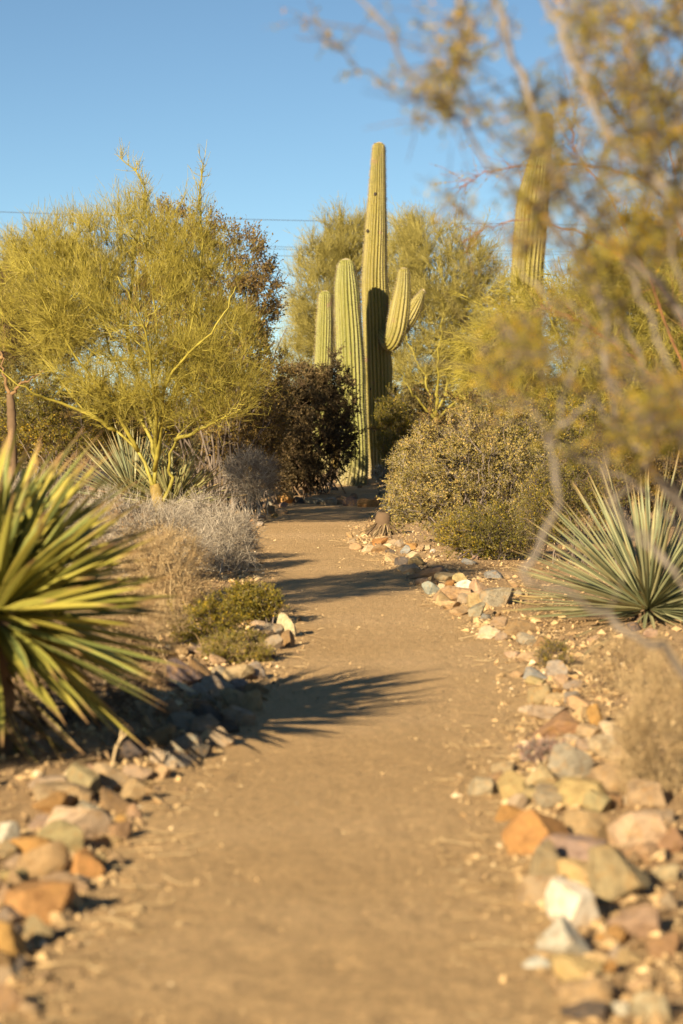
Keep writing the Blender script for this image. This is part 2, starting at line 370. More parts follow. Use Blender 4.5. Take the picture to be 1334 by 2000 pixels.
def leaves(mb, P, n, size, aspect=0.45, spread=0.5, clump=1.2, off=0.0):
    """n small folded leaves along the twigs P (m,k,3)"""
    m, k, _ = P.shape
    i = rng.integers(0, m, n); t = rng.uniform(0.15, 1, n) * (k - 1); j = np.minimum(t.astype(int), k - 2); f = (t - j)[:, None]
    a, b = P[i, j], P[i, j + 1]; p = a * (1 - f) + b * f + rng.normal(0, off + 1e-6, (n, 3))
    d = norm(norm(b - a) * 0.7 + rng.normal(0, spread, (n, 3))); s = norm(np.cross(d, rng.normal(0, 1, (n, 3)))); up = np.cross(d, s)
    L = size * rng.uniform(0.6, 1.3, n)[:, None]; w = L * aspect * 0.5
    V = np.stack([p, p + d * L * 0.5 + s * w + up * w * 0.4, p + d * L, p + d * L * 0.5 - s * w + up * w * 0.4], 1)
    v = np.clip(0.5 + 0.55 * rng.normal(0, 0.5, n) + 0.5 * vnoise(p[:, 0] / clump * 4 + p[:, 1], p[:, 2] / clump * 4, 12), 0, 1)
    q = np.arange(4 * n).reshape(n, 4)
    mb.add(V.reshape(-1, 3), [q[:, [0, 1, 2]], q[:, [0, 2, 3]]], np.repeat(v, 4))

# loose gravel: tiny real stones, past counting
octv = np.array([[1, 0, 0], [-1, 0, 0], [0, 1, 0], [0, -1, 0], [0, 0, 1], [0, 0, -1]], float)
octf = np.array([[0, 2, 4], [2, 1, 4], [1, 3, 4], [3, 0, 4], [2, 0, 5], [1, 2, 5], [3, 1, 5], [0, 3, 5]])
def gravel(name, x, y, size, mat, lift=0.3):
    n = len(x)
    z = gh(x, y) + 0.006
    V = octv[None] * (1 + 0.35 * rng.standard_normal((n, 6, 1)))
    sc = size[:, None, None] * rng.uniform(0.6, 1.25, (n, 1, 3)) * np.array([1, 1, 0.7])
    a = rng.uniform(0, 6.28, n); ca, sa = np.cos(a)[:, None], np.sin(a)[:, None]
    V = V * sc; tilt = rng.normal(0, 0.4, (n, 1)); V[..., 2] = V[..., 2] + tilt * V[..., 0]
    V = np.stack([V[..., 0] * ca - V[..., 1] * sa, V[..., 0] * sa + V[..., 1] * ca, V[..., 2]], -1)
    V = V + np.stack([x, y, z + size * lift], -1)[:, None]
    mb = MB(); mb.add(V.reshape(-1, 3), [(octf[None] + 6 * np.arange(n)[:, None, None]).reshape(-1, 3)], np.repeat(rng.uniform(0, 1, n), 6))
    link(name, mb.mesh(name, mat, False), None, 'stuff')
M_grav = plant_mat('gravel_stone', [(0, (0.15, 0.10, 0.06)), (0.4, (0.42, 0.28, 0.14)), (0.8, (0.60, 0.42, 0.21)), (0.97, (0.68, 0.51, 0.29)), (1, (0.74, 0.62, 0.44))], 0.9)
n = 32000
y = 5.2 * np.exp(rng.uniform(0, 1, n) ** 1.25 * math.log(38 / 5.2)); l, r = path_edges(y)
u = rng.beta(0.75, 0.75, n); x = l + (r - l) * u
gravel('path_gravel', x, y, np.clip(0.0030 * np.exp(rng.normal(0, 0.45, n)), 0.0018, 0.009) * (0.8 + 0.025 * y), M_grav)
n = 1800
y = 5.2 * np.exp(rng.uniform(0, 1, n) ** 1.1 * math.log(36 / 5.2)); l, r = path_edges(y); x = l + (r - l) * rng.beta(0.6, 0.6, n)
gravel('path_pebbles', x, y, np.clip(0.0065 * np.exp(rng.normal(0, 0.3, n)), 0.004, 0.013), M_grav, 0.05)
n = 34000
y = 5.0 * np.exp(rng.uniform(0, 1, n) * math.log(46 / 5.0)); l, r = path_edges(y)
s = rng.integers(0, 2, n); off = rng.exponential(0.9, n) - 0.12
x = np.where(s == 0, l - off, r + off)
gravel('side_gravel', x, y, np.clip(0.006 * np.exp(rng.normal(0, 0.55, n)), 0.003, 0.03) * (0.8 + 0.02 * y), M_grav)

n = 4200
y = 5.0 * np.exp(rng.uniform(0, 1, n) * math.log(37 / 5.0)); l, r = path_edges(y); s = rng.integers(0, 2, n)
off = np.abs(rng.normal(0.0, 0.016 * np.clip(40 - y, 8, 22), n)) + 0.02; x = np.where(s == 0, l - off, r + off)
gravel('stone_chips', x, y, np.clip(0.017 * np.exp(rng.normal(0, 0.4, n)), 0.008, 0.04), M_grav, 0.2)

n = 900
y = 5.0 * np.exp(rng.uniform(0, 1, n) * math.log(34 / 5.0)); l, r = path_edges(y); s = rng.integers(0, 2, n); off = rng.exponential(0.55, n) - 0.22
x = np.where(s == 0, l - off, r + off); a = rng.uniform(0, 6.28, n); L = rng.uniform(0.02, 0.10, n)
p = np.stack([x, y, gh(x, y) + 0.022], -1); d = np.stack([np.cos(a), np.sin(a), rng.normal(0, 0.12, n)], -1) * L[:, None]; bnd = rng.normal(0, 0.2, (n, 3)) * L[:, None] * [1, 1, 0.3]
mb = MB(); tubes(mb, np.stack([p - d, p + bnd, p + d], 1), np.tile([[0.0022, 0.002, 0.001]], (n, 1)), 4, rng.uniform(0, 1, n))
q = np.repeat(p, 4, 0) + rng.normal(0, 0.12, (4 * n, 3)) * [1, 1, 0]; q[:, 2] = gh(q[:, 0], q[:, 1]) + 0.020; leaves(mb, np.stack([q, q + rng.normal(0, 0.02, q.shape) * [1, 1, 0.2]], 1), 4000, 0.016, 0.5, 0.3)
link('leaf_litter', mb.mesh('leaf_litter', M_tan, False), None, 'stuff')

# ------------------------------------------------------------------ saguaros
M_brown0 = plain('scar_and_hole_shade', (0.035, 0.025, 0.02))
def ribbed(mb, sp, line, radii, ribs, depth=0.19, k=110, dome=True, spines=1):
    line = smooth_line(line, k)
    s0 = np.concatenate([[0], np.cumsum(np.linalg.norm(np.diff(line, axis=0), axis=1))]); L = s0[-1]
    rad = np.interp(np.linspace(0, 1, k), np.linspace(0, 1, len(radii)), radii)
    rad = np.convolve(np.pad(rad, 4, 'edge'), np.ones(9) / 9, 'valid')
    if dome:                                                     # rounded tip
        rt = rad[-1]; top = line[-1]; d = norm(line[-1] - line[-4])
        q = np.linspace(0, 1, 12)[1:]
        ext = top + d * (np.sin(q * np.pi / 2) * rt * 1.15)[:, None]
        line = np.vstack([line, ext]); rad = np.concatenate([rad, rt * np.cos(q * np.pi / 2) + 1e-4])
    K = len(line); T = norm(np.gradient(line, axis=0))
    U = np.zeros((K, 3)); u = np.cross(T[0], [0.3, 1, 0.1]); u /= np.linalg.norm(u)
    for j in range(K):
        u = u - T[j] * (u @ T[j]); u /= np.linalg.norm(u); U[j] = u
    W = np.cross(T, U)
    per = 8; N = ribs * per; an = np.arange(N) * 2 * np.pi / N
    hh = np.concatenate([[0], np.cumsum(np.linalg.norm(np.diff(line, axis=0), axis=1))])
    ph = 0.14 * vnoise(hh * 0.8, hh * 0, 5)[:, None] + 0.07 * vnoise(an[None] * 3, hh[:, None] * 1.7, 6)
    prof = (1 - depth) + depth * np.abs(np.cos(an * ribs / 2))[None] ** 0.85
    bul = 1 + 0.05 * vnoise(hh * 1.9, hh * 0 + 3, 7)[:, None] + 0.05 * vnoise(an[None] * 1.3, hh[:, None] * 1.1, 9) + 0.03 * vnoise(an[None] * 4, hh[:, None] * 4, 10)
    rr = rad[:, None] * prof * bul; aa = an[None] + ph
    V = line[:, None] + rr[..., None] * (np.cos(aa)[..., None] * U[:, None] + np.sin(aa)[..., None] * W[:, None])
    i = np.arange(K * N).reshape(K, N); j = np.roll(i, -1, 1)
    col = np.repeat((np.arange(K) / (K - 1)), N)
    hv = np.repeat(hh / hh[-1], N); tipz = np.clip(1 - (hh[-1] - np.repeat(hh, N)) / (rad.max() * 0.9), 0, 1)
    mb.add(V.reshape(-1, 3), [np.stack([i[:-1], j[:-1], j[1:], i[1:]], -1).reshape(-1, 4)], 0.9 + 0.1 * tipz)
    if spines:                                                   # clusters of spines down every rib
        step = 0.045; m = int(hh[-1] / step); P = []; Q = []
        for rb in range(ribs):
            hs = (np.arange(m) + rng.uniform(0, 1)) * step; jj = np.clip(np.searchsorted(hh, hs), 1, K - 1)
            f = ((hs - hh[jj - 1]) / np.maximum(hh[jj] - hh[jj - 1], 1e-6)).clip(0, 1)[:, None]
            c = rb * per
            p = V[jj - 1, c] * (1 - f) + V[jj, c] * f; ax = line[jj - 1] * (1 - f) + line[jj] * f
            o = norm(p - ax)
            for _ in range(4):
                dr = norm(o + rng.normal(0, 0.55, o.shape)); P.append(p - o * 0.004); Q.append(p + dr * rng.uniform(0.018, 0.045, (len(p), 1)))
        P = np.concatenate(P); Q = np.concatenate(Q)
        tubes(sp, np.stack([P, Q], 1), np.tile([[0.0034, 0.0008]], (len(P), 1)), 3, rng.uniform(0, 1, len(P)))

def saguaro(label, d, rows, ribs, mat, arms=(), depth=0.20):
    """rows: (px, py, width in pixels) from the ground up"""
    pts = [at(a, b, d) for a, b, w in rows]; s = d / FPX / 2
    base = np.array([pts[0][0], d, float(gh(pts[0][0], d)) - 0.02]); pts[0] = base
    o = thing('saguaro', label, 'cactus', base, 'saguaro cacti')
    mb, sp = MB(), MB()
    ribbed(mb, sp, pts, [w * s for a, b, w in rows], ribs, depth)
    link('trunk', mb.mesh('saguaro_trunk', mat, True, base), o)
    link('spines', sp.mesh('saguaro_spines', M_spine, False, base), o, 'stuff')
    for arm in arms:
        mb, sp = MB(), MB()
        ribbed(mb, sp, [at(a, b, dd) for a, b, w, dd in arm], [w * dd / FPX / 2 for a, b, w, dd in arm], 15, 0.16, 60)
        ar = link('arm', mb.mesh('saguaro_arm', mat, True, base), o)
        link('spines', sp.mesh('arm_spines', M_spine, False, base), ar, 'stuff')
    return o

DM = 46.4
big = saguaro('tallest saguaro, yellow-green ribbed column with two upturned arms on its right', DM,
        [(743, 925, 52), (740, 850, 53), (738, 750, 55), (735, 650, 54), (732, 550, 51), (734, 460, 43), (736, 400, 36), (738, 340, 30), (740, 292, 25)], 22, M_sagA,
        arms=[[(740, 646, 20, 46.3), (752, 660, 25, 46.15), (763, 669, 36, 46.0), (773, 648, 41, 45.95), (779, 618, 41, 45.95), (784, 585, 36, 45.95), (787, 556, 28, 45.95), (788, 536, 23, 45.95)],
              [(752, 648, 26, 46.7), (772, 645, 34, 47.0), (792, 628, 36, 47.15), (806, 606, 32, 47.15), (818, 585, 20, 47.1), (826, 570, 8, 47.05)]])
for hx, hy, hs in ((733, 379, 3.2), (718, 451, 3.0), (752, 812, 3.4), (725, 760, 2.6)):      # woodpecker holes and a scar, their hollow shade painted as dark lumps
    b = np.array(big.location); c = at(hx, hy, DM - 0.155 - 0.00012 * max(0, hy - 400)); V = octv * np.array([hs, 2.0, hs * 1.25]) * DM / FPX
    bm = bmesh.new(); bmesh.ops.create_icosphere(bm, subdivisions=2, radius=1.0)
    for v in bm.verts: v.co = (v.co.x * hs * DM / FPX, v.co.y * 0.03, v.co.z * hs * 1.2 * DM / FPX)
    me = bpy.data.meshes.new('hole'); bm.to_mesh(me); bm.free(); me.materials.append(M_brown0); h_ = link('hole', me, big); h_.location = tuple(c - b)
saguaro('stout green saguaro with a rounded pale top, standing in front of the tallest one', 45.0,
        [(686, 946, 60), (692, 905, 54), (692, 860, 52), (688, 800, 54), (684, 700, 55), (680, 620, 52), (677, 560, 46), (676, 526, 36)], 20, M_sagB)
saguaro('short slim saguaro rising from the dark bush, left of the stout one', 47.2,
        [(628, 935, 36), (629, 840, 36), (630, 760, 36), (632, 700, 34), (634, 630, 33), (635, 583, 27)], 18, M_sagB)
saguaro('leaning saguaro half hidden by the creosote branches and the palo verde', 47.5,
        [(1020, 930, 60), (1022, 800, 62), (1026, 650, 64), (1032, 500, 64), (1040, 400, 62), (1050, 340, 50), (1060, 280, 32), (1067, 235, 25)], 20, M_sagA)

# ------------------------------------------------------------------ growing trees and shrubs
class Skel:
    def __init__(self, root):
        self.P = np.zeros((60000, 3)); self.D = np.zeros((60000, 3)); self.R = np.zeros(60000); self.n = 0; self.root = np.asarray(root, float)
    def add(self, pts, rad):
        k = len(pts); d = norm(np.gradient(pts, axis=0)); s = slice(self.n, self.n + k)
        self.P[s] = pts; self.D[s] = d; self.R[s] = rad; self.n += k
    def connect(self, T, r1, rk, k=6, lift=0.0, jit=0.045, turn=0.9, start=0):
        out = []; rad = []
        T = T[np.argsort(np.linalg.norm(T - self.root, axis=1))]
        for t in T:
            s = slice(start, self.n)
            v = t - self.P[s]; L = np.linalg.norm(v, axis=1) + 1e-6
            c = (v * self.D[s]).sum(1) / L
            j = int(np.argmin(L * (1 + turn * (1 - c)))); L0 = L[j]; p0 = self.P[s][j]; d0 = self.D[s][j]
            p1 = p0 + d0 * L0 * 0.4 + np.array([0, 0, lift * L0]); q = np.linspace(0, 1, k)[:, None]
            pts = (1 - q) ** 2 * p0 + 2 * q * (1 - q) * p1 + q ** 2 * t
            pts[1:-1] += rng.normal(0, jit * L0, (k - 2, 3))
            r0 = max(min(self.R[s][j] * 0.8, r1 + rk * L0), r1 * 1.05)
            rr = np.linspace(r0, r1, k); out.append(pts); rad.append(rr); self.add(pts[1:], rr[1:])
        return np.array(out), np.array(rad)
    def sprout(self, n, lo, length, r, a=0.6, b=0.6, up=0.3, centre=None, outw=0.0, k=3, bend=0.08, tip=0.35):
        """n twigs off random nodes from index lo on"""
        i = rng.integers(lo, self.n, n); p0 = self.P[i]
        d = self.D[i] * a + rng.normal(0, b * 0.6, (n, 3)); d[:, 2] += up
        if centre is not None: d += outw * norm(p0 - centre)
        d = norm(d); L = length * rng.uniform(0.5, 1.25, n)
        q = np.linspace(0, 1, k); P = p0[:, None] + d[:, None] * (L[:, None] * q)[..., None]
        P += (rng.normal(0, 1, (n, 1, 3)) * (L * bend)[:, None, None]) * (q ** 2)[None, :, None]
        rr = np.maximum(r * (1 - (1 - tip) * q)[None] * rng.uniform(0.7, 1.2, (n, 1)), 0.0004)
        return P, rr

def in_ellipsoids(E, n, shell=0.55):
    """n random points, denser towards the outside, in ellipsoids (centre, radii)"""
    w = np.array([np.prod(r) ** (2 / 3) for c, r in E]); w /= w.sum(); i = rng.choice(len(E), n, p=w)
    d = norm(rng.normal(0, 1, (n, 3))); q = rng.uniform(0, 1, n) ** (1 / (3 - 0 * shell)); q = q * (1 - shell * 0.3) + shell * 0.3
    m = (rng.uniform(0, 1, n) < 0.10) & (d[:, 2] > -0.2); q = np.where(m, q * rng.uniform(1.1, 1.4, n), q)
    C = np.array([c for c, r in E]); Rr = np.array([r for c, r in E])
    return C[i] + d * Rr[i] * q[:, None]

def px_ell(px, py, rx, ry, d, depth):
    s = d / FPX
    return (at(px, py, d), np.array([rx * s, depth, ry * s]))

def tree(name, label, cat, base_px, d, trunk, limbs, ells, mats, n2=70, n3=700, ntw=9000, nsub=9000, tl=0.32, tr=0.0022, up=0.35, r_trunk=0.08, group=None, leaf=None, droop=0.0, sprigs=(), fat=1.0):
    """trunk and limbs are centre lines: (px, py, metres nearer or farther than d)"""
    base = on_ground(base_px, d); o = thing(name, label, cat, base, group)
    sk = Skel(base); m_trunk, m_limb, m_twig = mats
    C = np.mean([c for c, r in ells], 0)
    T = smooth_line(np.array([base - [0, 0, 0.05]] + [at(a, b, d + e) for a, b, e in trunk]), 14)
    rt = np.linspace(r_trunk * 1.15, r_trunk * 0.8, 14); rt[0] *= 1.25
    rt *= 1 + 0.08 * rng.normal(0, 1, 14)
    mb = MB(); tubes(mb, T[None], rt[None], 12, [0.5], True); link('trunk', mb.mesh('trunk', m_trunk, True, base), o)
    sk.add(T, rt)
    ends = []
    for lb in limbs:
        L = smooth_line(np.array([at(a, b, d + e) for a, b, e in lb]), 20)
        L[1:-1] += rng.normal(0, 0.012, (18, 3)) * (d / 30)
        rr = np.geomspace(r_trunk * (0.36 if len(limbs) > 4 else 0.5), 0.006 * fat, 20); sk.add(L, rr); ends.append((sk.n - 9, sk.n))
        mb = MB(); tubes(mb, L[None], rr[None], 7, [rng.uniform(0.2, 0.9)], True); link('limb', mb.mesh('limb', m_limb, True, base), o)
    mbb = MB()
    s2 = sk.n
    P, r = sk.connect(in_ellipsoids(ells, n2, 0.5), 0.005 * fat, 0.010, 8, 0.1, 0.05, start=10); tubes(mbb, P, r, 5, rng.uniform(0.1, 0.9, len(P)))
    P, r = sk.connect(in_ellipsoids(ells, n3, 0.35), 0.0022 * fat, 0.006, 6, 0.05, 0.05, start=14); tubes(mbb, P, r, 4, rng.uniform(0.0, 0.9, len(P)))
    lo = s2
    mt = MB()
    P1, r1 = sk.sprout(ntw, lo, tl, tr * 1.25, 0.7, 0.62, up, C, 0.25, 3, 0.10)
    tubes(mt, P1, r1, 3, np.clip(rng.normal(0.45, 0.22, ntw), 0, 1))
    a = sk.n
    dd = norm(np.gradient(P1, axis=1)); idx = rng.integers(0, ntw, nsub); jj = rng.integers(1, 3, nsub)
    p0 = P1[idx, jj]; d0 = norm(dd[idx, jj] * 0.8 + rng.normal(0, 0.42, (nsub, 3)) + np.array([0, 0, up * 0.5 - droop])); Ls = tl * rng.uniform(0.3, 0.8, nsub)
    P2 = np.stack([p0, p0 + d0 * Ls[:, None]], 1)
    tubes(mt, P2, np.tile([[tr, tr * 0.5]], (nsub, 1)), 3, np.clip(rng.normal(0.5, 0.25, nsub), 0, 1))
    for q in sprigs:
        a0, a1 = ends[q]; i = rng.integers(a0, a1, 46); d1 = norm(np.array([0, 0, 1.0]) + rng.normal(0, 0.5, (46, 3))); L1 = rng.uniform(0.08, 0.30, 46)[:, None]
        m1 = sk.P[i] + d1 * L1 * 0.5 + rng.normal(0, 0.012, (46, 3)); e1 = sk.P[i] + d1 * L1 + [0, 0, 0.03]
        tubes(mt, np.stack([sk.P[i], m1, e1], 1), np.tile([[0.004, 0.003, 0.0015]], (46, 1)), 4, rng.uniform(0.3, 0.9, 46))
        d2 = norm(np.array([0, 0, 0.8]) + rng.normal(0, 0.6, (138, 3))); b2 = np.repeat(m1, 3, 0)
        tubes(mt, np.stack([b2, b2 + d2 * rng.uniform(0.05, 0.14, 138)[:, None]], 1), np.tile([[0.0026, 0.001]], (138, 1)), 3, rng.uniform(0.3, 0.9, 138))
    br = link('branches', mbb.mesh('branches', m_limb, True, base), o, 'stuff')
    link('crown', mt.mesh('crown', m_twig, True, base), o, 'stuff')
    if leaf:
        ml = MB(); leaves(ml, P2, leaf[1], leaf[2], 0.5); link('leaves', ml.mesh('leaves', leaf[0], False, base), o, 'stuff')
    return o

def shrub(name, label, cat, base, ells, stems=9, n2=40, n3=260, ntw=3000, tl=0.18, tr=0.0016, twig=None, leaf=None, up=0.3, group=None, r0=0.012, bmat=None, base_w=0.12, jit=0.05, sprigs=()):
    """leaf = (material, number, size, aspect)"""
    base = np.asarray(base, float); o = thing(name, label, cat, base, group); sk = Skel(base)
    C = np.mean([c for c, r in ells], 0); mbb = MB(); bmat = bmat or M_bark; twig = twig or bmat
    T = in_ellipsoids(ells, stems, 0.6); T = np.vstack([T] + [np.atleast_2d(s) for s in sprigs]) if len(sprigs) else T
    lines = []; rads = []
    for t in T:
        b0 = base + np.array([rng.normal(0, base_w), rng.normal(0, base_w), -0.02]); L = np.linalg.norm(t - b0)
        mid = b0 * 0.5 + t * 0.5 + np.array([0, 0, 0.10 * L]) + rng.normal(0, 0.05 * L, 3)
        pts = smooth_line([b0, mid, t], 9); pts[1:-1] += rng.normal(0, 0.02 * L, (7, 3)); rr = np.linspace(r0, r0 * 0.3, 9)
        sk.add(pts, rr); lines.append(pts); rads.append(rr)
    tubes(mbb, np.array(lines), np.array(rads), 5, rng.uniform(0, 1, len(lines)))
    P, r = sk.connect(in_ellipsoids(ells, n2, 0.5), r0 * 0.25, 0.004, 6, 0.05, jit); tubes(mbb, P, r, 4, rng.uniform(0, 1, n2))
    lo = sk.n
    P, r = sk.connect(in_ellipsoids(ells, n3, 0.4), max(r0 * 0.12, tr), 0.003, 5, 0.05, jit); tubes(mbb, P, r, 3, rng.uniform(0, 1, n3))
    link('branches', mbb.mesh('branches', bmat, True, base), o, 'stuff')
    mt = MB(); P1, r1 = sk.sprout(ntw, lo if n3 else 0, tl, tr, 0.6, 0.8, up, C, 0.35, 4, 0.14)
    P1[..., 2] = np.maximum(P1[..., 2], base[2] + 0.01)
    tubes(mt, P1, r1, 3, np.clip(rng.normal(0.5, 0.27, ntw), 0, 1)); link('twigs', mt.mesh('twigs', twig, True, base), o, 'stuff')
    if leaf:
        ml = MB(); leaves(ml, P1, leaf[1], leaf[2], leaf[3]); link('foliage', ml.mesh('foliage', leaf[0], False, base), o, 'stuff')
    return o

PV = (M_pvtrunk, M_pvbark, M_pvtwig); PV2 = (M_pvtrunk, M_pvbark, M_pvtwig2)
# the young palo verde on the left
tree('palo_verde', 'yellow-green palo verde with a forked yellow trunk left of the path', 'tree', 315, 29.5,
     [(313, 1000, 0), (306, 962, 0), (301, 946, 0)],
     [[(301, 948, 0), (306, 900, 0), (303, 850, 0), (300, 790, .1), (310, 700, .1), (300, 600, 0), (295, 500, 0), (288, 410, .1)],
      [(302, 952, 0), (291, 928, 0), (270, 881, .1), (225, 840, .1), (166, 800, .2), (100, 722, .2), (40, 650, .3), (0, 610, .3)],
      [(312, 990, 0), (334, 942, -.05), (331, 912, -.1), (342, 860, -.2), (400, 800, -.2), (452, 730, -.3), (478, 680, -.3)],
      [(306, 900, 0), (282, 830, .2), (240, 750, .4), (205, 650, .6), (180, 560, .6), (150, 470, .7)],
      [(303, 850, 0), (330, 790, -.1), (358, 700, -.3), (380, 600, -.4), (396, 480, -.4), (388, 400, -.4), (397, 322, -.4)],
      [(270, 881, .1), (220, 790, -.2), (150, 700, -.5), (90, 600, -.7), (55, 510, -.8)],
      [(342, 860, -.2), (420, 825, -.5), (470, 800, -.8)],
      [(303, 850, 0), (255, 690, .6), (255, 560, .9), (272, 440, .9), (284, 390, .9), (272, 350, .9), (238, 312, .9)],
      [(306, 900, 0), (320, 770, .8), (335, 640, 1.2), (350, 520, 1.3)],
      [(306, 900, 0), (300, 760, -.8), (280, 640, -1.3), (230, 540, -1.5)],
      [(301, 920, 0), (330, 740, -.7), (420, 640, -1.2), (460, 560, -1.2)],
      [(225, 840, .1), (130, 790, -.1), (50, 760, -.4), (-30, 700, -.5)]],
     [px_ell(270, 610, 215, 205, 29.5, 1.35), px_ell(85, 590, 145, 115, 29.5, 1.0), px_ell(425, 710, 105, 125, 29.3, 1.0), px_ell(310, 765, 180, 80, 29.4, 1.0), px_ell(140, 500, 120, 70, 29.8, .8), px_ell(350, 520, 80, 85, 29.4, .9),
      px_ell(275, 410, 30, 45, 30.2, .15), px_ell(393, 440, 20, 40, 29.1, .12), px_ell(240, 440, 60, 40, 30.0, .4)],
     PV, 180, 1500, 16000, 22000, 0.25, 0.0021, 0.62, 0.080, sprigs=(4, 7), fat=1.15)
# taller creosote behind it
b = on_ground(430, 35.5)
shrub('creosote_bush', 'tall brown-green creosote behind the palo verde, its tips against the sky', 'shrub', b,
      [px_ell(430, 590, 115, 165, 35.5, .9), px_ell(470, 760, 85, 150, 35.5, .8), px_ell(500, 570, 52, 95, 35.2, .5), px_ell(330, 500, 90, 100, 35.8, .6), px_ell(350, 640, 110, 120, 36, .8)],
      30, 140, 900, 10000, 0.22, 0.0022, M_bark, (M_creob, 90000, 0.034, 0.55), 0.45, None, 0.02, M_bark, 0.2,
      sprigs=[at(350, 395, 35.5), at(432, 415, 35.5), at(512, 465, 35.3), at(545, 530, 35.2), at(188, 400, 35.9), at(560, 640, 35.2)])
b = on_ground(490, 37.5)
shrub('creosote_bush', 'orange-brown lower creosote between the palo verde and the dark bush', 'shrub', b,
      [px_ell(480, 820, 85, 125, 37.5, .8)], 16, 80, 400, 5000, 0.2, 0.002, M_bark, (M_creob, 32000, 0.036, 0.55), 0.3)
b = on_ground(255, 14.2)
shrub('dry_weed', 'low tan dry weeds on the soil between the near yucca and the green bushes', 'plant', b,
      [px_ell(270, 1215, 100, 50, 14.3, .3), px_ell(180, 1235, 70, 45, 13.8, .25)], 40, 110, 320, 3600, 0.07, 0.001, M_tan, (M_tan, 4500, 0.008, 0.6), 0.4, None, 0.003, M_tan, 0.2, 0.05)
b = on_ground(140, 38)
shrub('creosote_bush', 'olive creosote low behind the spiky sotol at far left', 'shrub', b,
      [px_ell(140, 815, 100, 75, 38, .8), px_ell(40, 840, 70, 60, 39, .6), px_ell(260, 830, 90, 80, 38, .7)], 20, 90, 500, 6500, 0.2, 0.002, M_bark, (M_creog, 44000, 0.036, 0.55), 0.3)
# left background trees
tree('palo_verde', 'dull yellow-green palo verde rising behind, at the far left edge', 'tree', 70, 43,
     [(72, 860, 0), (75, 800, 0)], [[(75, 800, 0), (100, 700, 0), (120, 600, 0), (110, 500, 0)], [(75, 800, 0), (30, 700, .3), (-10, 600, .5)], [(75, 800, 0), (160, 720, -.4), (230, 620, -.6)], [(75, 810, 0), (60, 650, 1), (50, 520, 1.2)]],
     [px_ell(90, 590, 170, 130, 43, 1.6), px_ell(30, 660, 120, 130, 43, 1.2)], PV2, 70, 700, 12000, 16000, 0.34, 0.0042, 0.3, 0.055)
tree('mesquite_tree', 'dark mesquite with an orange-lit trunk and a bare crooked limb at far left', 'tree', 27, 34,
     [(24, 860, 0), (22, 800, 0), (19, 770, 0)],
     [[(19, 772, 0), (8, 730, 0), (2, 690, .1), (-20, 640, .2)], [(20, 772, 0), (45, 748, -.1), (66, 738, -.2), (84, 724, -.3)], [(2, 700, .1), (10, 650, .6), (0, 590, .8)]],
     [px_ell(-40, 610, 80, 90, 34.6, .8), px_ell(30, 660, 40, 50, 35, .5)], (M_brown, M_litbark, M_brown), 30, 200, 2500, 2500, 0.25, 0.002, 0.1, 0.06,
     leaf=(M_far, 9000, 0.03))
# a small tree standing just outside the left edge, whose shade streaks the path
tree('palo_verde', 'sparse palo verde just outside the left edge, its shade streaking the path', 'tree', -480, 14.2,
     [(-480, 1000, 0), (-475, 900, 0)], [[(-475, 900, 0), (-420, 600, 0), (-330, 350, .1)], [(-475, 900, 0), (-500, 500, .3), (-450, 250, .5)], [(-475, 900, 0), (-430, 700, -.3), (-380, 480, -.5)]],
     [px_ell(-400, 430, 200, 300, 14.2, 1.0)], PV2, 40, 260, 5000, 7000, 0.22, 0.003, 0.3, 0.06)
b = on_ground(-660, 8.6)
shrub('creosote_bush', 'dense creosote just outside the left edge, shading the left stone heap', 'shrub', b,
      [(b + [0, 0, .72], np.array([.62, .55, .62]))], 24, 90, 400, 4500, 0.12, 0.0016, M_bark, (M_creog, 26000, 0.022, 0.55), 0.3)
# right background palo verdes
GR = None
tree('palo_verde', 'pale palo verde behind the saguaros, its crown showing left of them', 'tree', 650, 57,
     [(650, 850, 0), (652, 800, 0)], [[(652, 800, 0), (640, 700, 0), (620, 600, 0), (600, 520, 0)], [(652, 800, 0), (670, 650, .4), (690, 520, .6), (650, 430, .6)], [(652, 810, 0), (600, 740, -.5), (575, 660, -.6)], [(660, 800, 0), (720, 640, -.6), (760, 480, -.8)]],
     [px_ell(635, 590, 72, 120, 57, 1.4), px_ell(690, 500, 70, 70, 57.5, 1.2), px_ell(610, 700, 65, 80, 56.5, 1.0), px_ell(655, 450, 24, 28, 57, .3)], PV2, 70, 700, 12000, 17000, 0.36, 0.0038, 0.5, 0.13)
tree('palo_verde', 'palo verde with several bare yellow trunks behind the tallest saguaro', 'tree', 850, 54,
     [(850, 850, 0), (852, 815, 0)], [[(852, 815, 0), (830, 740, 0), (790, 640, 0), (770, 520, 0)], [(852, 815, 0), (880, 720, .3), (900, 600, .5), (905, 480, .5)], [(850, 820, 0), (800, 760, -.3), (775, 700, -.5)], [(855, 820, 0), (925, 745, -.4), (960, 640, -.6), (935, 520, -.6)], [(852, 815, 0), (855, 680, .9), (840, 540, 1.2), (810, 440, 1.2)], [(852, 815, 0), (860, 660, -.9), (870, 540, -1.2)]],
     [px_ell(850, 560, 110, 130, 54, 1.5), px_ell(790, 560, 50, 110, 54.5, 1.0), px_ell(920, 620, 85, 130, 54, 1.2), px_ell(800, 460, 34, 40, 54.5, .5), px_ell(840, 715, 105, 50, 54.8, 1.0)], PV2, 110, 1100, 17000, 22000, 0.36, 0.0037, 0.5, 0.10)
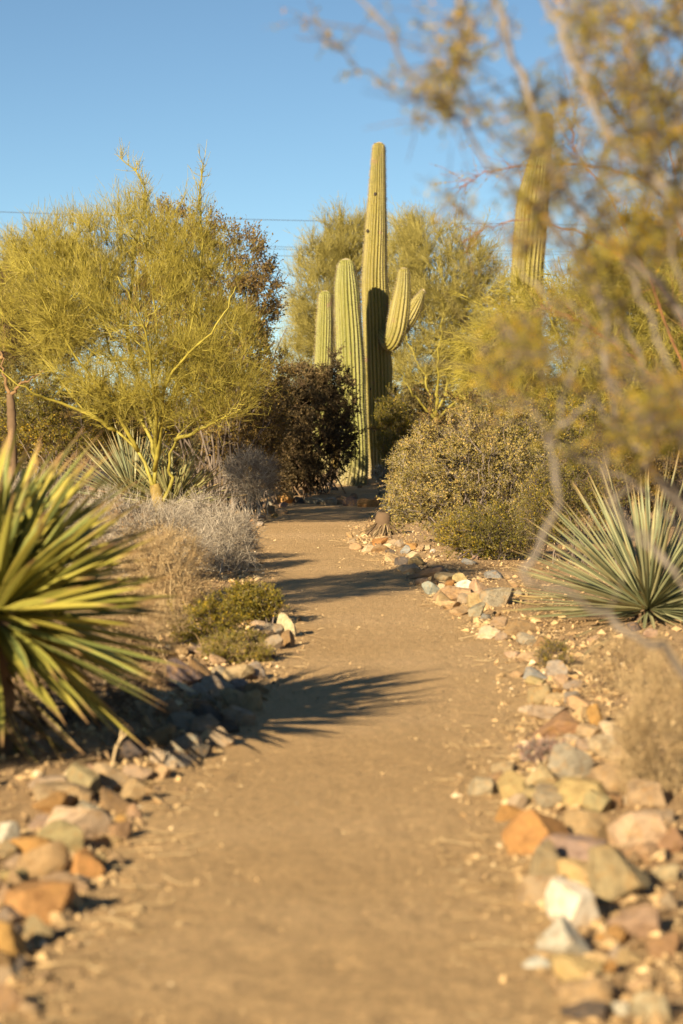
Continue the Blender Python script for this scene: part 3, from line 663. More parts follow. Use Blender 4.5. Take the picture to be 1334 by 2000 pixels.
tree('palo_verde', 'broad palo verde with drooping yellow twigs right of the path, behind the creosote', 'tree', 1120, 37,
     [(1120, 900, 0), (1118, 850, 0)], [[(1118, 850, 0), (1060, 760, 0), (1000, 680, -.2), (960, 600, -.3)], [(1118, 850, 0), (1130, 720, .2), (1120, 600, .3), (1090, 500, .3)], [(1118, 850, 0), (1200, 740, -.2), (1260, 620, -.4), (1290, 520, -.4)], [(1118, 860, 0), (1050, 830, -.5), (980, 800, -.7), (930, 740, -.8)], [(1118, 855, 0), (1220, 810, .3), (1320, 740, .5)], [(1118, 850, 0), (1160, 660, 1), (1200, 500, 1.4)], [(1118, 850, 0), (1100, 700, -1), (1060, 580, -1.3)]],
     [px_ell(1080, 690, 160, 150, 37, 1.5), px_ell(1230, 660, 130, 190, 37, 1.4), px_ell(980, 740, 90, 120, 36.5, 1.0), px_ell(1150, 820, 180, 70, 36.5, 1.0)], PV, 120, 1200, 20000, 26000, 0.32, 0.0034, 0.05, 0.11, droop=0.5)
tree('palo_verde', 'farther olive palo verde filling the gap above the right sotol', 'tree', 1290, 46,
     [(1290, 860, 0), (1292, 800, 0)], [[(1292, 800, 0), (1240, 680, 0), (1200, 560, 0)], [(1292, 800, 0), (1310, 640, .5), (1300, 480, .6)], [(1292, 800, 0), (1350, 700, -.5), (1380, 560, -.5)]],
     [px_ell(1260, 560, 120, 150, 46, 1.4), px_ell(1330, 660, 100, 150, 46, 1.4)], PV2, 70, 600, 12000, 16000, 0.36, 0.0042, 0.2, 0.12)

# bushes round the saguaros
b = on_ground(600, 41.5)
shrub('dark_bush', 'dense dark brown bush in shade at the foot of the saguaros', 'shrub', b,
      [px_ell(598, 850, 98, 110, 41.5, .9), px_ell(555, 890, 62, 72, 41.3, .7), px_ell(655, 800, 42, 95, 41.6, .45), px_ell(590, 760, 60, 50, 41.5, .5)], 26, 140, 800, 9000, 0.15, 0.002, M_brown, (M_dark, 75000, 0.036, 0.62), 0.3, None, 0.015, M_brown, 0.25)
b = on_ground(768, 44)
shrub('creosote_bush', 'small bright yellow-green creosote against the shaded foot of the tallest saguaro', 'shrub', b,
      [px_ell(768, 840, 34, 75, 44, .35)], 8, 30, 130, 1400, 0.16, 0.0016, M_bark, (M_creog, 14000, 0.03, 0.5), 0.4)
b = on_ground(748, 44.8)
shrub('brittlebush', 'tiny pale grey leafy plant beside the base of the stout saguaro', 'plant', b,
      [px_ell(748, 925, 24, 16, 44.8, .15)], 8, 20, 50, 300, 0.07, 0.0015, M_greytwig, (M_pale, 700, 0.035, 0.6), 0.3)
b = on_ground(640, 43.6)
shrub('dry_grass_tuft', 'pale dry tuft on the mound left of the stout saguaro base', 'plant', b,
      [px_ell(640, 922, 26, 20, 43.6, .15)], 10, 20, 60, 700, 0.1, 0.0015, M_tan, None, 0.5)
# right hand bushes
b = on_ground(930, 25.6)
shrub('jojoba_bush', 'big round tan-olive bush beside the path, right of the stump', 'shrub', b,
      [px_ell(930, 955, 140, 110, 25.8, .75), px_ell(845, 925, 70, 100, 26.2, .5), px_ell(1000, 880, 75, 90, 26.2, .5), px_ell(915, 850, 45, 55, 26, .3), px_ell(790, 985, 40, 55, 26, .3), px_ell(1060, 960, 45, 70, 25.6, .3)], 30, 150, 900, 10000, 0.13, 0.0013, M_greytwig, (M_jojo, 50000, 0.026, 0.6), 0.35, None, 0.011, M_bark, 0.22)
b = on_ground(800, 31.5)
shrub('jojoba_bush', 'smaller tan-olive bush leaning over the path end, left of the big round one', 'shrub', b,
      [px_ell(808, 950, 48, 85, 31.5, .4)], 14, 60, 260, 3000, 0.14, 0.0014, M_greytwig, (M_jojo, 20000, 0.024, 0.6), 0.35, None, 0.011, M_bark, 0.15)
b = on_ground(1120, 23.0)
shrub('creosote_bush', 'loose yellow-green bush between the big round one and the right sotol', 'shrub', b,
      [px_ell(1130, 960, 95, 85, 23.0, .5), px_ell(1060, 1010, 50, 55, 23.0, .3)], 18, 80, 360, 4200, 0.13, 0.0014, M_bark, (M_creog, 24000, 0.019, 0.5), 0.3, None, 0.009, M_bark, 0.18)
b = on_ground(950, 23.4)
shrub('creosote_bush', 'low green bush under the front of the big tan-olive one', 'shrub', b,
      [px_ell(960, 1045, 105, 52, 23.6, .4)], 14, 60, 320, 3600, 0.12, 0.0013, M_bark, (M_creog, 28000, 0.018, 0.5), 0.25, None, 0.009, M_bark, 0.2)
# grey leafless shrubs on the left
b = on_ground(490, 34)
shrub('grey_shrub', 'leafless pale grey shrub at the foot of the dark bush', 'shrub', b,
      [px_ell(488, 930, 48, 46, 34, .35)], 30, 110, 360, 2200, 0.18, 0.0032, M_greytwig, None, 0.3, None, 0.009, M_greytwig, 0.15, 0.08)
b = on_ground(430, 22.0)
shrub('grey_shrub', 'wiry leafless grey shrub spilling over the left path edge', 'shrub', b,
      [px_ell(425, 1080, 72, 82, 22.2, .42), px_ell(465, 1060, 40, 55, 22.6, .3), px_ell(390, 1010, 70, 40, 23.4, .4)], 44, 240, 800, 5500, 0.15, 0.0023, M_greytwig, None, 0.15, None, 0.006, M_greytwig, 0.14, 0.09)
b = on_ground(80, 22.0)
shrub('grey_shrub', 'dry grey-brown brush at the left edge behind the nearest yucca', 'shrub', b,
      [px_ell(60, 1010, 110, 75, 22, .6)], 30, 150, 500, 3600, 0.16, 0.0024, M_greytwig, None, 0.3, None, 0.007, M_greytwig, 0.25, 0.08)
b = on_ground(235, 20.5)
shrub('grey_shrub', 'grey-brown leafless shrub between the near yucca and the palo verde trunk', 'shrub', b,
      [px_ell(200, 1040, 150, 70, 20.5, .5), px_ell(330, 1060, 80, 60, 20.5, .35)], 36, 200, 600, 4800, 0.16, 0.0024, M_greytwig, None, 0.25, None, 0.006, M_greytwig, 0.2, 0.08)
b = on_ground(330, 16.5)
shrub('dry_weed', 'tan dry weeds with thin upright stalks beside the wiry grey shrub', 'plant', b,
      [px_ell(325, 1130, 85, 95, 16.6, .35), px_ell(270, 1120, 90, 80, 16.8, .3)], 80, 220, 600, 7000, 0.10, 0.0014, M_tan, (M_tan, 9000, 0.011, 0.6), 0.5, None, 0.004, M_tan, 0.14, 0.05,
      sprigs=[at(385, 1060, 16.6), at(375, 1030, 16.6), at(340, 1010, 16.7)])
b = on_ground(490, 16.6)
shrub('creosote_bush', 'low yellow-flecked green bush at the left path edge, below the grey shrub', 'shrub', b,
      [px_ell(492, 1180, 56, 38, 16.7, .22)], 12, 50, 200, 1500, 0.07, 0.0009, M_brown, (M_creog, 17000, 0.0135, 0.55), 0.3, None, 0.006, M_bark, 0.1)
b = on_ground(405, 15.0)
shrub('creosote_bush', 'low green bush with tan stones around it, left of the yellow-flecked one', 'shrub', b,
      [px_ell(405, 1225, 68, 48, 15.1, .22)], 12, 50, 200, 1500, 0.07, 0.0009, M_brown, (M_creog, 14000, 0.0135, 0.55), 0.3, None, 0.006, M_bark, 0.1)
b = on_ground(460, 14.2)
shrub('creosote_bush', 'sparse olive bush drooping over the stones above the shaded heap', 'shrub', b,
      [px_ell(462, 1275, 70, 34, 14.3, .18)], 12, 40, 160, 1300, 0.07, 0.0009, M_tan, (M_creog, 9000, 0.012, 0.55), 0.2, None, 0.005, M_brown, 0.1)
b = on_ground(215, 11.2)
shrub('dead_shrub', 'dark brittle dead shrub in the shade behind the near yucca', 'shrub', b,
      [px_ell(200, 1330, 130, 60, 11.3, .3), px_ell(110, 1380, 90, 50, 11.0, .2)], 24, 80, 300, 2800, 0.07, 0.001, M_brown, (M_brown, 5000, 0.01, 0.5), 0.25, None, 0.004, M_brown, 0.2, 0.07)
b = on_ground(1080, 14.0)
shrub('creosote_bush', 'tiny dark green sprig among the stones right of the path', 'plant', b,
      [px_ell(1080, 1280, 38, 24, 14.0, .1)], 8, 24, 80, 700, 0.04, 0.001, M_bark, (M_creog, 2600, 0.009, 0.5), 0.4, None, 0.004, M_bark, 0.04)
b = on_ground(1060, 10.1)
o = shrub('pink_plant', 'small plant with pinkish dry flower heads on the right stone edging', 'plant', b,
      [px_ell(1062, 1470, 46, 26, 10.15, .08)], 14, 40, 120, 1100, 0.03, 0.0009, M_pale, (M_pink, 3600, 0.009, 0.7), 0.6, None, 0.003, M_pale, 0.05)
b = on_ground(1290, 9.2)
shrub('dry_weed', 'tall pale dry weeds at the right edge above the near stones', 'plant', b,
      [px_ell(1290, 1420, 75, 150, 9.2, .25), px_ell(1240, 1480, 30, 90, 9.1, .15)], 60, 120, 400, 4200, 0.07, 0.0008, M_tan, (M_tan, 5000, 0.007, 0.6), 0.6, None, 0.0022, M_tan, 0.12, 0.04)
b = on_ground(1210, 12.3)
shrub('dry_weed', 'thin straw-coloured weeds below the right sotol', 'plant', b,
      [px_ell(1215, 1300, 80, 55, 12.3, .25)], 30, 60, 160, 1600, 0.07, 0.0008, M_tan, (M_tan, 1800, 0.007, 0.6), 0.5, None, 0.0025, M_tan, 0.16, 0.05)

for px_, d_, rx_, top_, m_, lab_ in (
   (20, 56, 110, 765, M_far, 'dark background shrub at the far left edge, behind the crooked mesquite'), (190, 54, 120, 790, M_creob, 'brownish background shrub seen under the left palo verde crown'),
   (360, 55, 110, 785, M_far, 'dark background shrub between the palo verde trunk and the dark bush'), (575, 60, 100, 770, M_creob, 'brown background shrub behind the dark bush'),
   (800, 58, 100, 715, M_far, 'dark background shrub just right of the tallest saguaro'), (930, 36, 120, 745, M_creob, 'brownish background shrub behind the big round bush'),
   (1075, 33, 130, 770, M_creog, 'green background shrub above the big round bush, under the drooping palo verde'), (1210, 30, 120, 840, M_creob, 'brownish background shrub right behind the right sotol'),
   (1330, 31, 110, 830, M_creog, 'green background shrub at the right edge, behind the right sotol')):
    bot_ = 925 if d_ > 40 else 990; cy = (top_ + bot_) / 2; b = on_ground(px_, d_)
    shrub('background_shrub', lab_, 'shrub', b, [px_ell(px_ - rx_ * .3, cy + 12, rx_ * .75, (bot_ - top_) / 2 - 6, d_, .9), px_ell(px_ + rx_ * .4, cy, rx_ * .7, (bot_ - top_) / 2, d_ + .4, .9)],
          14, 50, 240, 3000, 0.006 * d_ - .02, 0.0026, M_bark, (m_, 26000, 0.001 * d_, 0.55), 0.3, 'shrubs in the background')

# far scrub beyond everything: reads as one mass
n = 120000
xx = rng.uniform(-34, 34, n); yy = rng.uniform(72, 92, n)
hh = 2.0 + 1.6 * vnoise(xx * 0.35, yy * 0.15, 21) + 1.0 * vnoise(xx * 1.1, yy * 0.4, 22)
zz = rng.uniform(0, 1, n) ** 0.8 * np.maximum(hh, 0.5)
p = np.stack([xx, yy, zz], -1); d = norm(rng.normal(0, 1, (n, 3)) + [0, 0, 0.4]); mb = MB()
leaves(mb, np.stack([p, p + d * 0.2], 1), n, 0.16, 0.4)
link('distant_scrub', mb.mesh('distant_scrub', M_far, False), None, 'stuff')

# ------------------------------------------------------------------ yuccas and sotols: every leaf an object
def blade_mesh(name, width, bend, twist, mat, segs=6, flat=0.28, wob=0.0):
    V = []; UV = []
    for i in range(segs + 1):
        t = i / segs; w = width * (1.0 - 0.15 * (1 - t)) * min(1, (1 - t) * 2.6 + 0.02) ** 0.8 * (0.75 + 0.25 * min(1, t * 5))
        z = -bend * t * t; a = twist * t; y0 = wob * math.sin(t * 5)
        for s, u in ((-1, 0.0), (0, 0.5), (1, 1.0), (0, 0.5)):
            yy, zz = s * w / 2, 0.0
            if len(V) % 4 == 1: zz = -w * flat * 0.35
            if len(V) % 4 == 3: zz = -w * flat
            if s: zz = w * 0.04
            V.append((t, y0 + yy * math.cos(a) - zz * math.sin(a), z + yy * math.sin(a) + zz * math.cos(a))); UV.append((t, u))
    F = []
    for i in range(segs):
        b = i * 4; c = b + 4
        for j in range(4): F.append((b + j, b + (j + 1) % 4, c + (j + 1) % 4, c + j))
    me = bpy.data.meshes.new(name); me.from_pydata(V, [], F); uv = me.uv_layers.new(name='UVMap')
    for lp in me.loops: uv.data[lp.index].uv = UV[lp.vertex_index]
    for p in me.polygons: p.use_smooth = False
    me.materials.append(mat); me.update(); return me

def rosette(name, label, cat, centre, base, n, length, width, mat, cols, lo=-0.35, hi=1.0, bend=(0.02, 0.12), az=None, dead=0, trunk_r=0.09, stiff=0.0, group=None, lenvar=(0.75, 1.08), extra=()):
    centre = np.asarray(centre, float); base = np.asarray(base, float)
    o = thing(name, label, cat, base, group)
    meshes = [blade_mesh('blade', width, rng.uniform(*bend), rng.uniform(-0.5, 0.5), mat, wob=rng.uniform(-0.01, 0.01)) for _ in range(7)]
    deadm = [blade_mesh('dry_blade', width * 0.8, rng.uniform(-0.05, 0.14), rng.uniform(-1.5, 1.5), mat, wob=rng.uniform(-0.05, 0.05)) for _ in range(4)]
    hgt = centre[2] - base[2]
    if hgt > 0.02:
        k = 8; L = np.linspace(0, 1, k)[:, None]; T = base * (1 - L) + centre * L; T[0, 2] -= 0.05
        mb = MB(); tubes(mb, T[None], (trunk_r * (1 + 0.12 * rng.normal(0, 1, k)))[None], 10, [0.4], True); link('trunk', mb.mesh('yucca_trunk', M_brown, True, base), o)
    ga = math.pi * (3 - math.sqrt(5))
    for i in range(n + dead + len(extra)):
        isdead = n <= i < n + dead
        if i >= n + dead: d = np.asarray(extra[i - n - dead][0], float); Lf = extra[i - n - dead][1]
        else:
            f = (i + 0.5) / n; s = lo + (hi - lo) * f if not isdead else rng.uniform(-0.98, -0.55)
            a = i * ga + rng.normal(0, 0.15)
            if az is not None and i < n: a = az[0] + (az[1] - az[0]) * ((i * 0.6180339) % 1.0)
            s = min(max(s + rng.normal(0, 0.06), -0.98), 0.985)
            c = math.sqrt(1 - s * s); d = np.array([c * math.cos(a), c * math.sin(a), s]); Lf = length * rng.uniform(*lenvar) * (0.8 if isdead else 1)
        d /= np.linalg.norm(d)
        me = (deadm if isdead else meshes)[rng.integers(0, 4 if isdead else 7)]
        zc = np.array([0, 0, 1.0]); yax = np.cross(zc, d); yax = yax / np.linalg.norm(yax) if np.linalg.norm(yax) > 1e-3 else np.array([0, 1.0, 0])
        zax = np.cross(d, yax); ro = rng.normal(0, 0.35); y2 = yax * math.cos(ro) + zax * math.sin(ro); z2 = np.cross(d, y2)
        p = centre - base + d * 0.02 + np.array([0, 0, -0.10 * max(0, -d[2])]) - (np.array([0, 0, rng.uniform(0.05, max(0.06, hgt * 0.8))]) if isdead else 0)
        sc = Lf
        lf = bpy.data.objects.new('leaf', me); scene.collection.objects.link(lf); lf.parent = o
        lf.matrix_local = Matrix(((d[0] * sc, y2[0], z2[0], p[0]), (d[1] * sc, y2[1], z2[1], p[1]), (d[2] * sc, y2[2], z2[2] , p[2]), (0, 0, 0, 1)))
        cc = np.array(cols[rng.integers(0, len(cols))]) if not isdead else np.array((0.15, 0.10, 0.05))  # dead blades darkened in colour to stand for shade under the crown
        lf.color = (*(cc * rng.uniform(0.8, 1.2)), 1)
    return o

YC = [(0.29, 0.29, 0.06), (0.36, 0.335, 0.065), (0.24, 0.28, 0.085), (0.41, 0.36, 0.07)]
SC = [(0.30, 0.32, 0.17), (0.34, 0.345, 0.19), (0.26, 0.29, 0.16), (0.40, 0.37, 0.19)]
yb = on_ground(-25, 9.9); yc = at(-12, 1205, 9.9)
rosette('yucca', 'broad-leaved yellow-green yucca on a shaggy trunk, nearest on the left', 'yucca', yc, yb, 258, 0.77, 0.045, M_yucca, YC, -0.55, 1.0, (0.0, 0.12), dead=40, trunk_r=0.11, lenvar=(0.72, 1.12))
yb = on_ground(-75, 10.3); yc = at(-50, 1165, 10.3)
rosette('yucca', 'second yellow-green yucca mostly cut off by the left edge, behind the nearest one', 'yucca', yc, yb, 240, 0.84, 0.042, M_yucca, YC, -0.3, 1.0, (0.0, 0.12), dead=20, trunk_r=0.11, lenvar=(0.75, 1.1))
c = at(262, 978, 31.5)
rosette('sotol', 'grey-green sotol with upright narrow blades behind the palo verde trunk', 'yucca', c, on_ground(262, 31.5), 285, 1.12, 0.030, M_sotol, SC, -0.05, 1.0, (0.0, 0.08), dead=12, lenvar=(0.75, 1.05))
c = at(335, 990, 31.0)
rosette('sotol', 'low sotol with pale blades fanning right from the palo verde trunk', 'yucca', c, on_ground(335, 31.0), 200, 0.92, 0.034, M_sotol, [(0.32, 0.31, 0.13), (0.36, 0.34, 0.14)], 0.0, 0.95, (0.0, 0.06), dead=10)
c = at(1265, 1190, 17.0)
rosette('sotol', 'large grey-green sotol of narrow pointed blades right of the path', 'yucca', c, on_ground(1265, 17.0), 290, 1.05, 0.027, M_sotol, SC, -0.12, 1.0, (0.0, 0.06), dead=10, lenvar=(0.8, 1.1))

# fallen blades, each lying on its own
def fallen(label, a, b, w, col, lift=0.015):
    pa, pb = ground_at(*a), ground_at(*b); pa[2] += lift; pb[2] += lift; d = pb - pa; L = float(np.linalg.norm(d)); d /= L
    me = blade_mesh('fallen_blade', w, -0.03, 0.6, M_sotol, wob=0.02); o = link('fallen_leaf', me)
    y2 = np.cross([0, 0, 1.0], d); y2 /= np.linalg.norm(y2); z2 = np.cross(d, y2)
    o.matrix_world = Matrix(((d[0] * L, y2[0], z2[0], pa[0]), (d[1] * L, y2[1], z2[1], pa[1]), (d[2] * L, y2[2], z2[2], pa[2]), (0, 0, 0, 1)))
    o.color = (*col, 1); tag(o, label, 'leaf', 'fallen dry leaves')
ST = (0.52, 0.40, 0.19)
fallen('long straw-coloured fallen blade behind the grey-cream rock, below the right sotol', (1075, 1172), (975, 1168), .03, ST)
fallen('greenish fallen blade lying just in front of the long straw-coloured one', (1080, 1186), (985, 1182), .03, (0.40, 0.36, 0.17))
fallen('short fallen blade tilted towards the right sotol base', (1130, 1193), (1165, 1172), .03, ST)
fallen('pale fallen blade across open soil above the tiny green sprig', (1080, 1272), (1172, 1232), .022, ST)
fallen('broad pale fallen blade right of the tiny green sprig', (1140, 1290), (1190, 1255), .028, ST)
fallen('thick tan fallen blade lying above the shaded left stone heap', (315, 1342), (392, 1385), .035, ST, .05)
fallen('tan fallen blade in the shade behind the near yucca', (90, 1390), (205, 1368), .03, (0.40, 0.29, 0.15), .06)

# dry stalk standing by the near left stones
b = ground_at(218, 1512); o = thing('dry_stalk', 'single forked straw stalk standing behind the near left stones', 'plant', b)
mb = MB(); tubes(mb, smooth_line([b, at(222, 1480, b[1]), at(228, 1455, b[1])], 6)[None], np.full((1, 6), .006), 6, [.9]); link('stem', mb.mesh('stem', M_tan, True, b), o)
for q in ((252, 1428), (238, 1422)):
    mb = MB(); tubes(mb, smooth_line([at(226, 1462, b[1]), at(234, 1446, b[1]), at(q[0], q[1], b[1] + .02)], 6)[None], np.full((1, 6), .005), 6, [.9]); link('fork', mb.mesh('fork', M_tan, True, b), o)

# ------------------------------------------------------------------ weathered stump
b = ground_at(746, 1046)
o = rosette('stump', 'shaggy brown stump of a dead yucca, dry blades hanging, at the right path edge', 'stump', b + [0.02, 0.02, 0.27], b, 150, 0.36, 0.026, M_brownleaf, [(0.26, 0.18, 0.10), (0.34, 0.25, 0.14), (0.18, 0.12, 0.07)], -0.97, -0.60, (-0.06, 0.03), trunk_r=0.09, lenvar=(0.7, 1.1))

# ------------------------------------------------------------------ stones along the path
COL = {'T': ('tan', (0.50, 0.355, 0.20)), 'O': ('orange', (0.50, 0.28, 0.10)), 'Y': ('yellow-tan', (0.50, 0.365, 0.18)), 'C': ('cream', (0.62, 0.49, 0.32)),
       'W': ('white', (0.74, 0.68, 0.58)), 'M': ('mauve', (0.42, 0.315, 0.225)), 'G': ('grey', (0.40, 0.335, 0.255)), 'B': ('brown', (0.35, 0.225, 0.12)),
       'D': ('dark grey', (0.15, 0.125, 0.11)), 'P': ('pinkish', (0.50, 0.35, 0.23)), 'U': ('blue-grey', (0.32, 0.31, 0.29)), 'L': ('olive', (0.40, 0.315, 0.17))}
Z1 = ('in the near left stones', [
 (95,1540,75,35,'M'),(159,1533,60,60,'L','rounded olive-brown stone standing at the back of the near left stones'),(183,1518,28,40,'P'),(222,1525,70,48,'T'),(258,1552,38,52,'T'),(265,1515,52,30,'M'),(295,1518,22,20,'T'),(318,1515,26,34,'T'),(340,1503,18,16,'C'),
 (118,1558,95,36,'T'),(94,1576,60,34,'O'),(165,1564,30,35,'T'),(228,1570,62,50,'B'),(262,1594,26,34,'T'),(186,1593,70,36,'G'),
 (148,1617,108,60,'C','long cream block, the biggest pale stone in the near left stones'),(232,1606,24,18,'O'),(75,1615,40,30,'M'),(112,1648,80,58,'Y'),(14,1633,38,42,'W','white stone cut by the left edge of the photo'),
 (62,1657,80,38,'O'),(8,1668,40,32,'T'),(18,1690,40,30,'P'),(80,1693,92,60,'Y','largest yellow-tan stone, just above the orange block on the left'),(166,1698,56,56,'O'),(196,1688,22,30,'T'),(223,1690,36,28,'T'),
 (162,1729,24,20,'G'),(222,1650,20,18,'T'),(234,1632,42,40,'B'),(122,1738,78,34,'T'),(20,1720,62,26,'Y'),
 (75,1775,120,72,'O','big flat-topped orange block in the near left stones'),(6,1755,28,40,'T'),(24,1797,62,34,'M'),(72,1830,48,56,'L'),(12,1850,58,72,'O'),(42,1832,36,40,'D'),(8,1920,34,42,'M'),(14,1968,54,60,'B'),(55,1985,38,28,'T'),(35,1895,30,30,'D'),(-10,1890,50,50,'B'),
 (302,1742,17,15,'T','small tan stone lying alone on the path near the left stones')])
Z2 = ('in the shaded left heap', [
 (362,1320,62,50,'D'),(398,1314,48,58,'B'),(427,1318,28,28,'G'),(465,1321,52,30,'T'),(500,1315,32,36,'G'),(422,1343,60,34,'M'),(463,1343,32,26,'G'),(498,1350,40,28,'B'),(430,1362,40,20,'T'),(405,1371,30,30,'M'),(458,1369,48,40,'T'),(492,1375,36,44,'T'),(385,1352,36,28,'G'),
 (410,1398,60,42,'D'),(468,1406,56,38,'M'),(358,1417,60,30,'G'),(402,1420,52,36,'M'),(432,1448,46,40,'M'),(360,1457,62,36,'G'),(308,1440,52,38,'B'),(345,1487,60,36,'G'),(312,1485,36,30,'M'),(445,1425,32,30,'D'),(390,1475,40,30,'D'),(260,1470,46,34,'D'),(330,1390,44,30,'B')])
Z3 = ('under the left low green bushes', [
 (560,1227,32,46,'C','cream stone at the path edge, right of the low green bushes'),(530,1235,42,30,'G'),(506,1223,26,18,'P'),(509,1243,42,34,'M'),(562,1252,26,34,'B'),(503,1267,46,28,'G'),(485,1213,28,18,'O'),(533,1182,17,15,'C'),(468,1265,46,20,'C'),(410,1258,28,26,'T'),(377,1268,52,22,'P'),(425,1290,28,22,'T'),(350,1272,30,20,'T'),(535,1260,30,30,'M'),(525,1283,26,24,'D'),(340,1222,24,18,'P')])
Z4 = ('in the boulder row', [
 (534,976,22,20,'P'),(556,974,36,28,'O','round orange boulder at the left end of the boulder row'),(585,978,26,16,'D'),(614,979,44,18,'G'),(645,980,28,20,'M'),(663,978,24,22,'B'),(683,980,28,24,'D'),(692,970,16,14,'B'),(719,983,44,22,'O'),(752,986,24,20,'G'),(765,993,26,16,'U'),(600,970,18,12,'B'),(736,976,14,12,'B')])
Z5 = ('in the dark heap beside the boulder row', [
 (505,989,32,16,'D'),(528,996,22,18,'B'),(549,1000,28,16,'D'),(553,987,18,14,'M'),(510,1012,26,12,'M'),(536,1008,16,12,'O'),(494,1020,14,14,'O'),(508,1024,16,12,'G'),(491,1037,14,12,'B'),(520,985,20,12,'G'),(488,1062,16,12,'D'),(486,1085,16,12,'G')])
Z6 = ('between the stump and the big bush', [
 (717,1073,28,20,'C'),(696,1068,28,18,'T'),(688,1058,18,12,'M'),(743,1059,32,16,'O'),(743,1073,36,18,'B'),(762,1066,26,12,'C'),(767,1060,20,13,'P'),(781,1063,20,18,'G'),(792,1074,20,20,'U'),(804,1069,24,17,'O'),(820,1069,16,20,'T'),(833,1071,20,14,'C'),(845,1076,11,9,'W'),(760,1079,22,13,'D'),
 (775,1088,46,24,'T'),(785,1098,34,22,'D'),(809,1085,28,16,'C'),(812,1098,38,24,'L'),(790,1111,32,16,'G'),(806,1112,42,22,'M'),(917,1098,30,13,'U'),(930,1090,18,10,'M')])
Z7 = ('in the right edging past the sotol', [
 (833,1121,62,26,'B'),(856,1113,20,14,'M'),(825,1138,24,16,'T'),(842,1151,28,26,'U','smooth blue-grey stone on the path side of the right edging'),(878,1140,22,12,'O'),(864,1148,15,13,'C'),(870,1131,36,20,'L'),(898,1131,24,20,'Y'),(885,1128,14,14,'P'),(912,1145,38,22,'W','white-mauve stone behind the small orange chip'),(945,1148,42,30,'P'),(888,1163,70,30,'T'),(875,1174,42,26,'Y'),(906,1172,22,22,'M'),(933,1175,38,28,'Y'),(972,1168,58,36,'G','large grey-cream rock at the outer side of the right edging'),
 (880,1184,36,20,'T'),(933,1195,30,28,'G'),(898,1196,32,18,'T'),(947,1207,20,14,'U'),(964,1125,30,17,'U'),(1006,1142,18,12,'T'),(1010,1160,16,12,'G')])
Z8 = ('in the right edging by the green sprig', [
 (957,1238,40,28,'C'),(979,1246,20,18,'M'),(972,1219,36,20,'T'),(1016,1230,52,30,'B'),(1030,1252,38,24,'G'),(1003,1281,30,16,'P'),(1040,1287,36,20,'T'),(1060,1256,30,20,'B'),(1050,1321,40,22,'U'),(1088,1312,36,32,'G'),(1013,1321,24,16,'T'),(1047,1334,36,18,'Y'),(1101,1331,32,22,'P'),(1120,1341,32,18,'M'),(1055,1360,42,38,'L'),(1084,1355,28,16,'O'),(1084,1368,34,20,'T'),(1115,1365,32,18,'G'),(1139,1379,52,26,'Y'),(1033,1389,34,15,'C'),(1081,1396,68,24,'P'),(1162,1400,30,42,'O'),(1159,1248,20,13,'P'),(1240,1225,26,18,'D'),(1270,1238,24,16,'M')])
Z9 = ('behind the white pair on the right', [
 (1094,1418,82,42,'B'),(1193,1430,38,32,'C'),(1180,1465,46,42,'C'),(1152,1433,42,28,'T'),(1139,1462,26,28,'M'),(1118,1447,30,16,'C'),(1210,1478,36,28,'P'),(1115,1497,80,62,'G','large grey-tan rock just right of the pinkish flowering plant'),(1050,1520,60,46,'T'),(1000,1545,50,56,'Y'),(941,1545,52,40,'M'),(966,1533,30,38,'B'),(988,1506,48,26,'P'),(1203,1520,78,50,'T'),(1067,1562,54,42,'M'),(1010,1572,34,30,'C'),(1036,1562,32,36,'T'),(1135,1555,96,52,'Y'),(1168,1574,50,42,'L'),(1225,1566,40,28,'C'),(1195,1572,34,28,'B'),(1262,1555,62,50,'P'),(998,1600,52,28,'O'),
 (1050,1635,110,92,'O','biggest orange rock on the right side of the path'),(1150,1625,92,62,'Y'),(1196,1625,28,48,'B'),(1248,1632,92,70,'C'),(1285,1600,62,24,'P'),(1125,1675,122,64,'M'),(1070,1690,54,70,'L'),(1140,1708,82,48,'Y'),(1070,1750,82,60,'T'),(1215,1720,112,90,'L','largest olive boulder, behind and right of the white pair'),(1300,1712,44,34,'C'),(1255,1672,60,40,'T'),(1310,1650,50,44,'B')])
Z10 = ('around the white pair on the right', [
 (1120,1778,84,90,'W','upright white rock, rear one of the white pair on the right'),(1115,1848,98,74,'W','white rock in front, with the upright white one behind it'),(1050,1896,42,26,'W','small flat white stone poking onto the path on the right'),(1132,1902,86,60,'Y'),(1172,1762,24,20,'C'),(1197,1836,52,32,'O'),(1147,1955,92,54,'T'),(1150,1992,86,42,'D'),(1280,1985,84,64,'C'),(1247,1815,92,60,'P'),(1302,1767,40,34,'M'),(1213,1875,40,34,'M'),(1302,1860,62,42,'B'),(1213,1984,30,28,'W'),(1180,1905,40,34,'O'),(1250,1930,40,30,'T'),(1235,1880,46,30,'Y')])
Z11 = ('on the mound behind the boulder row', [(641,943,28,14,'D'),(703,950,10,7,'B'),(655,955,12,7,'M')])

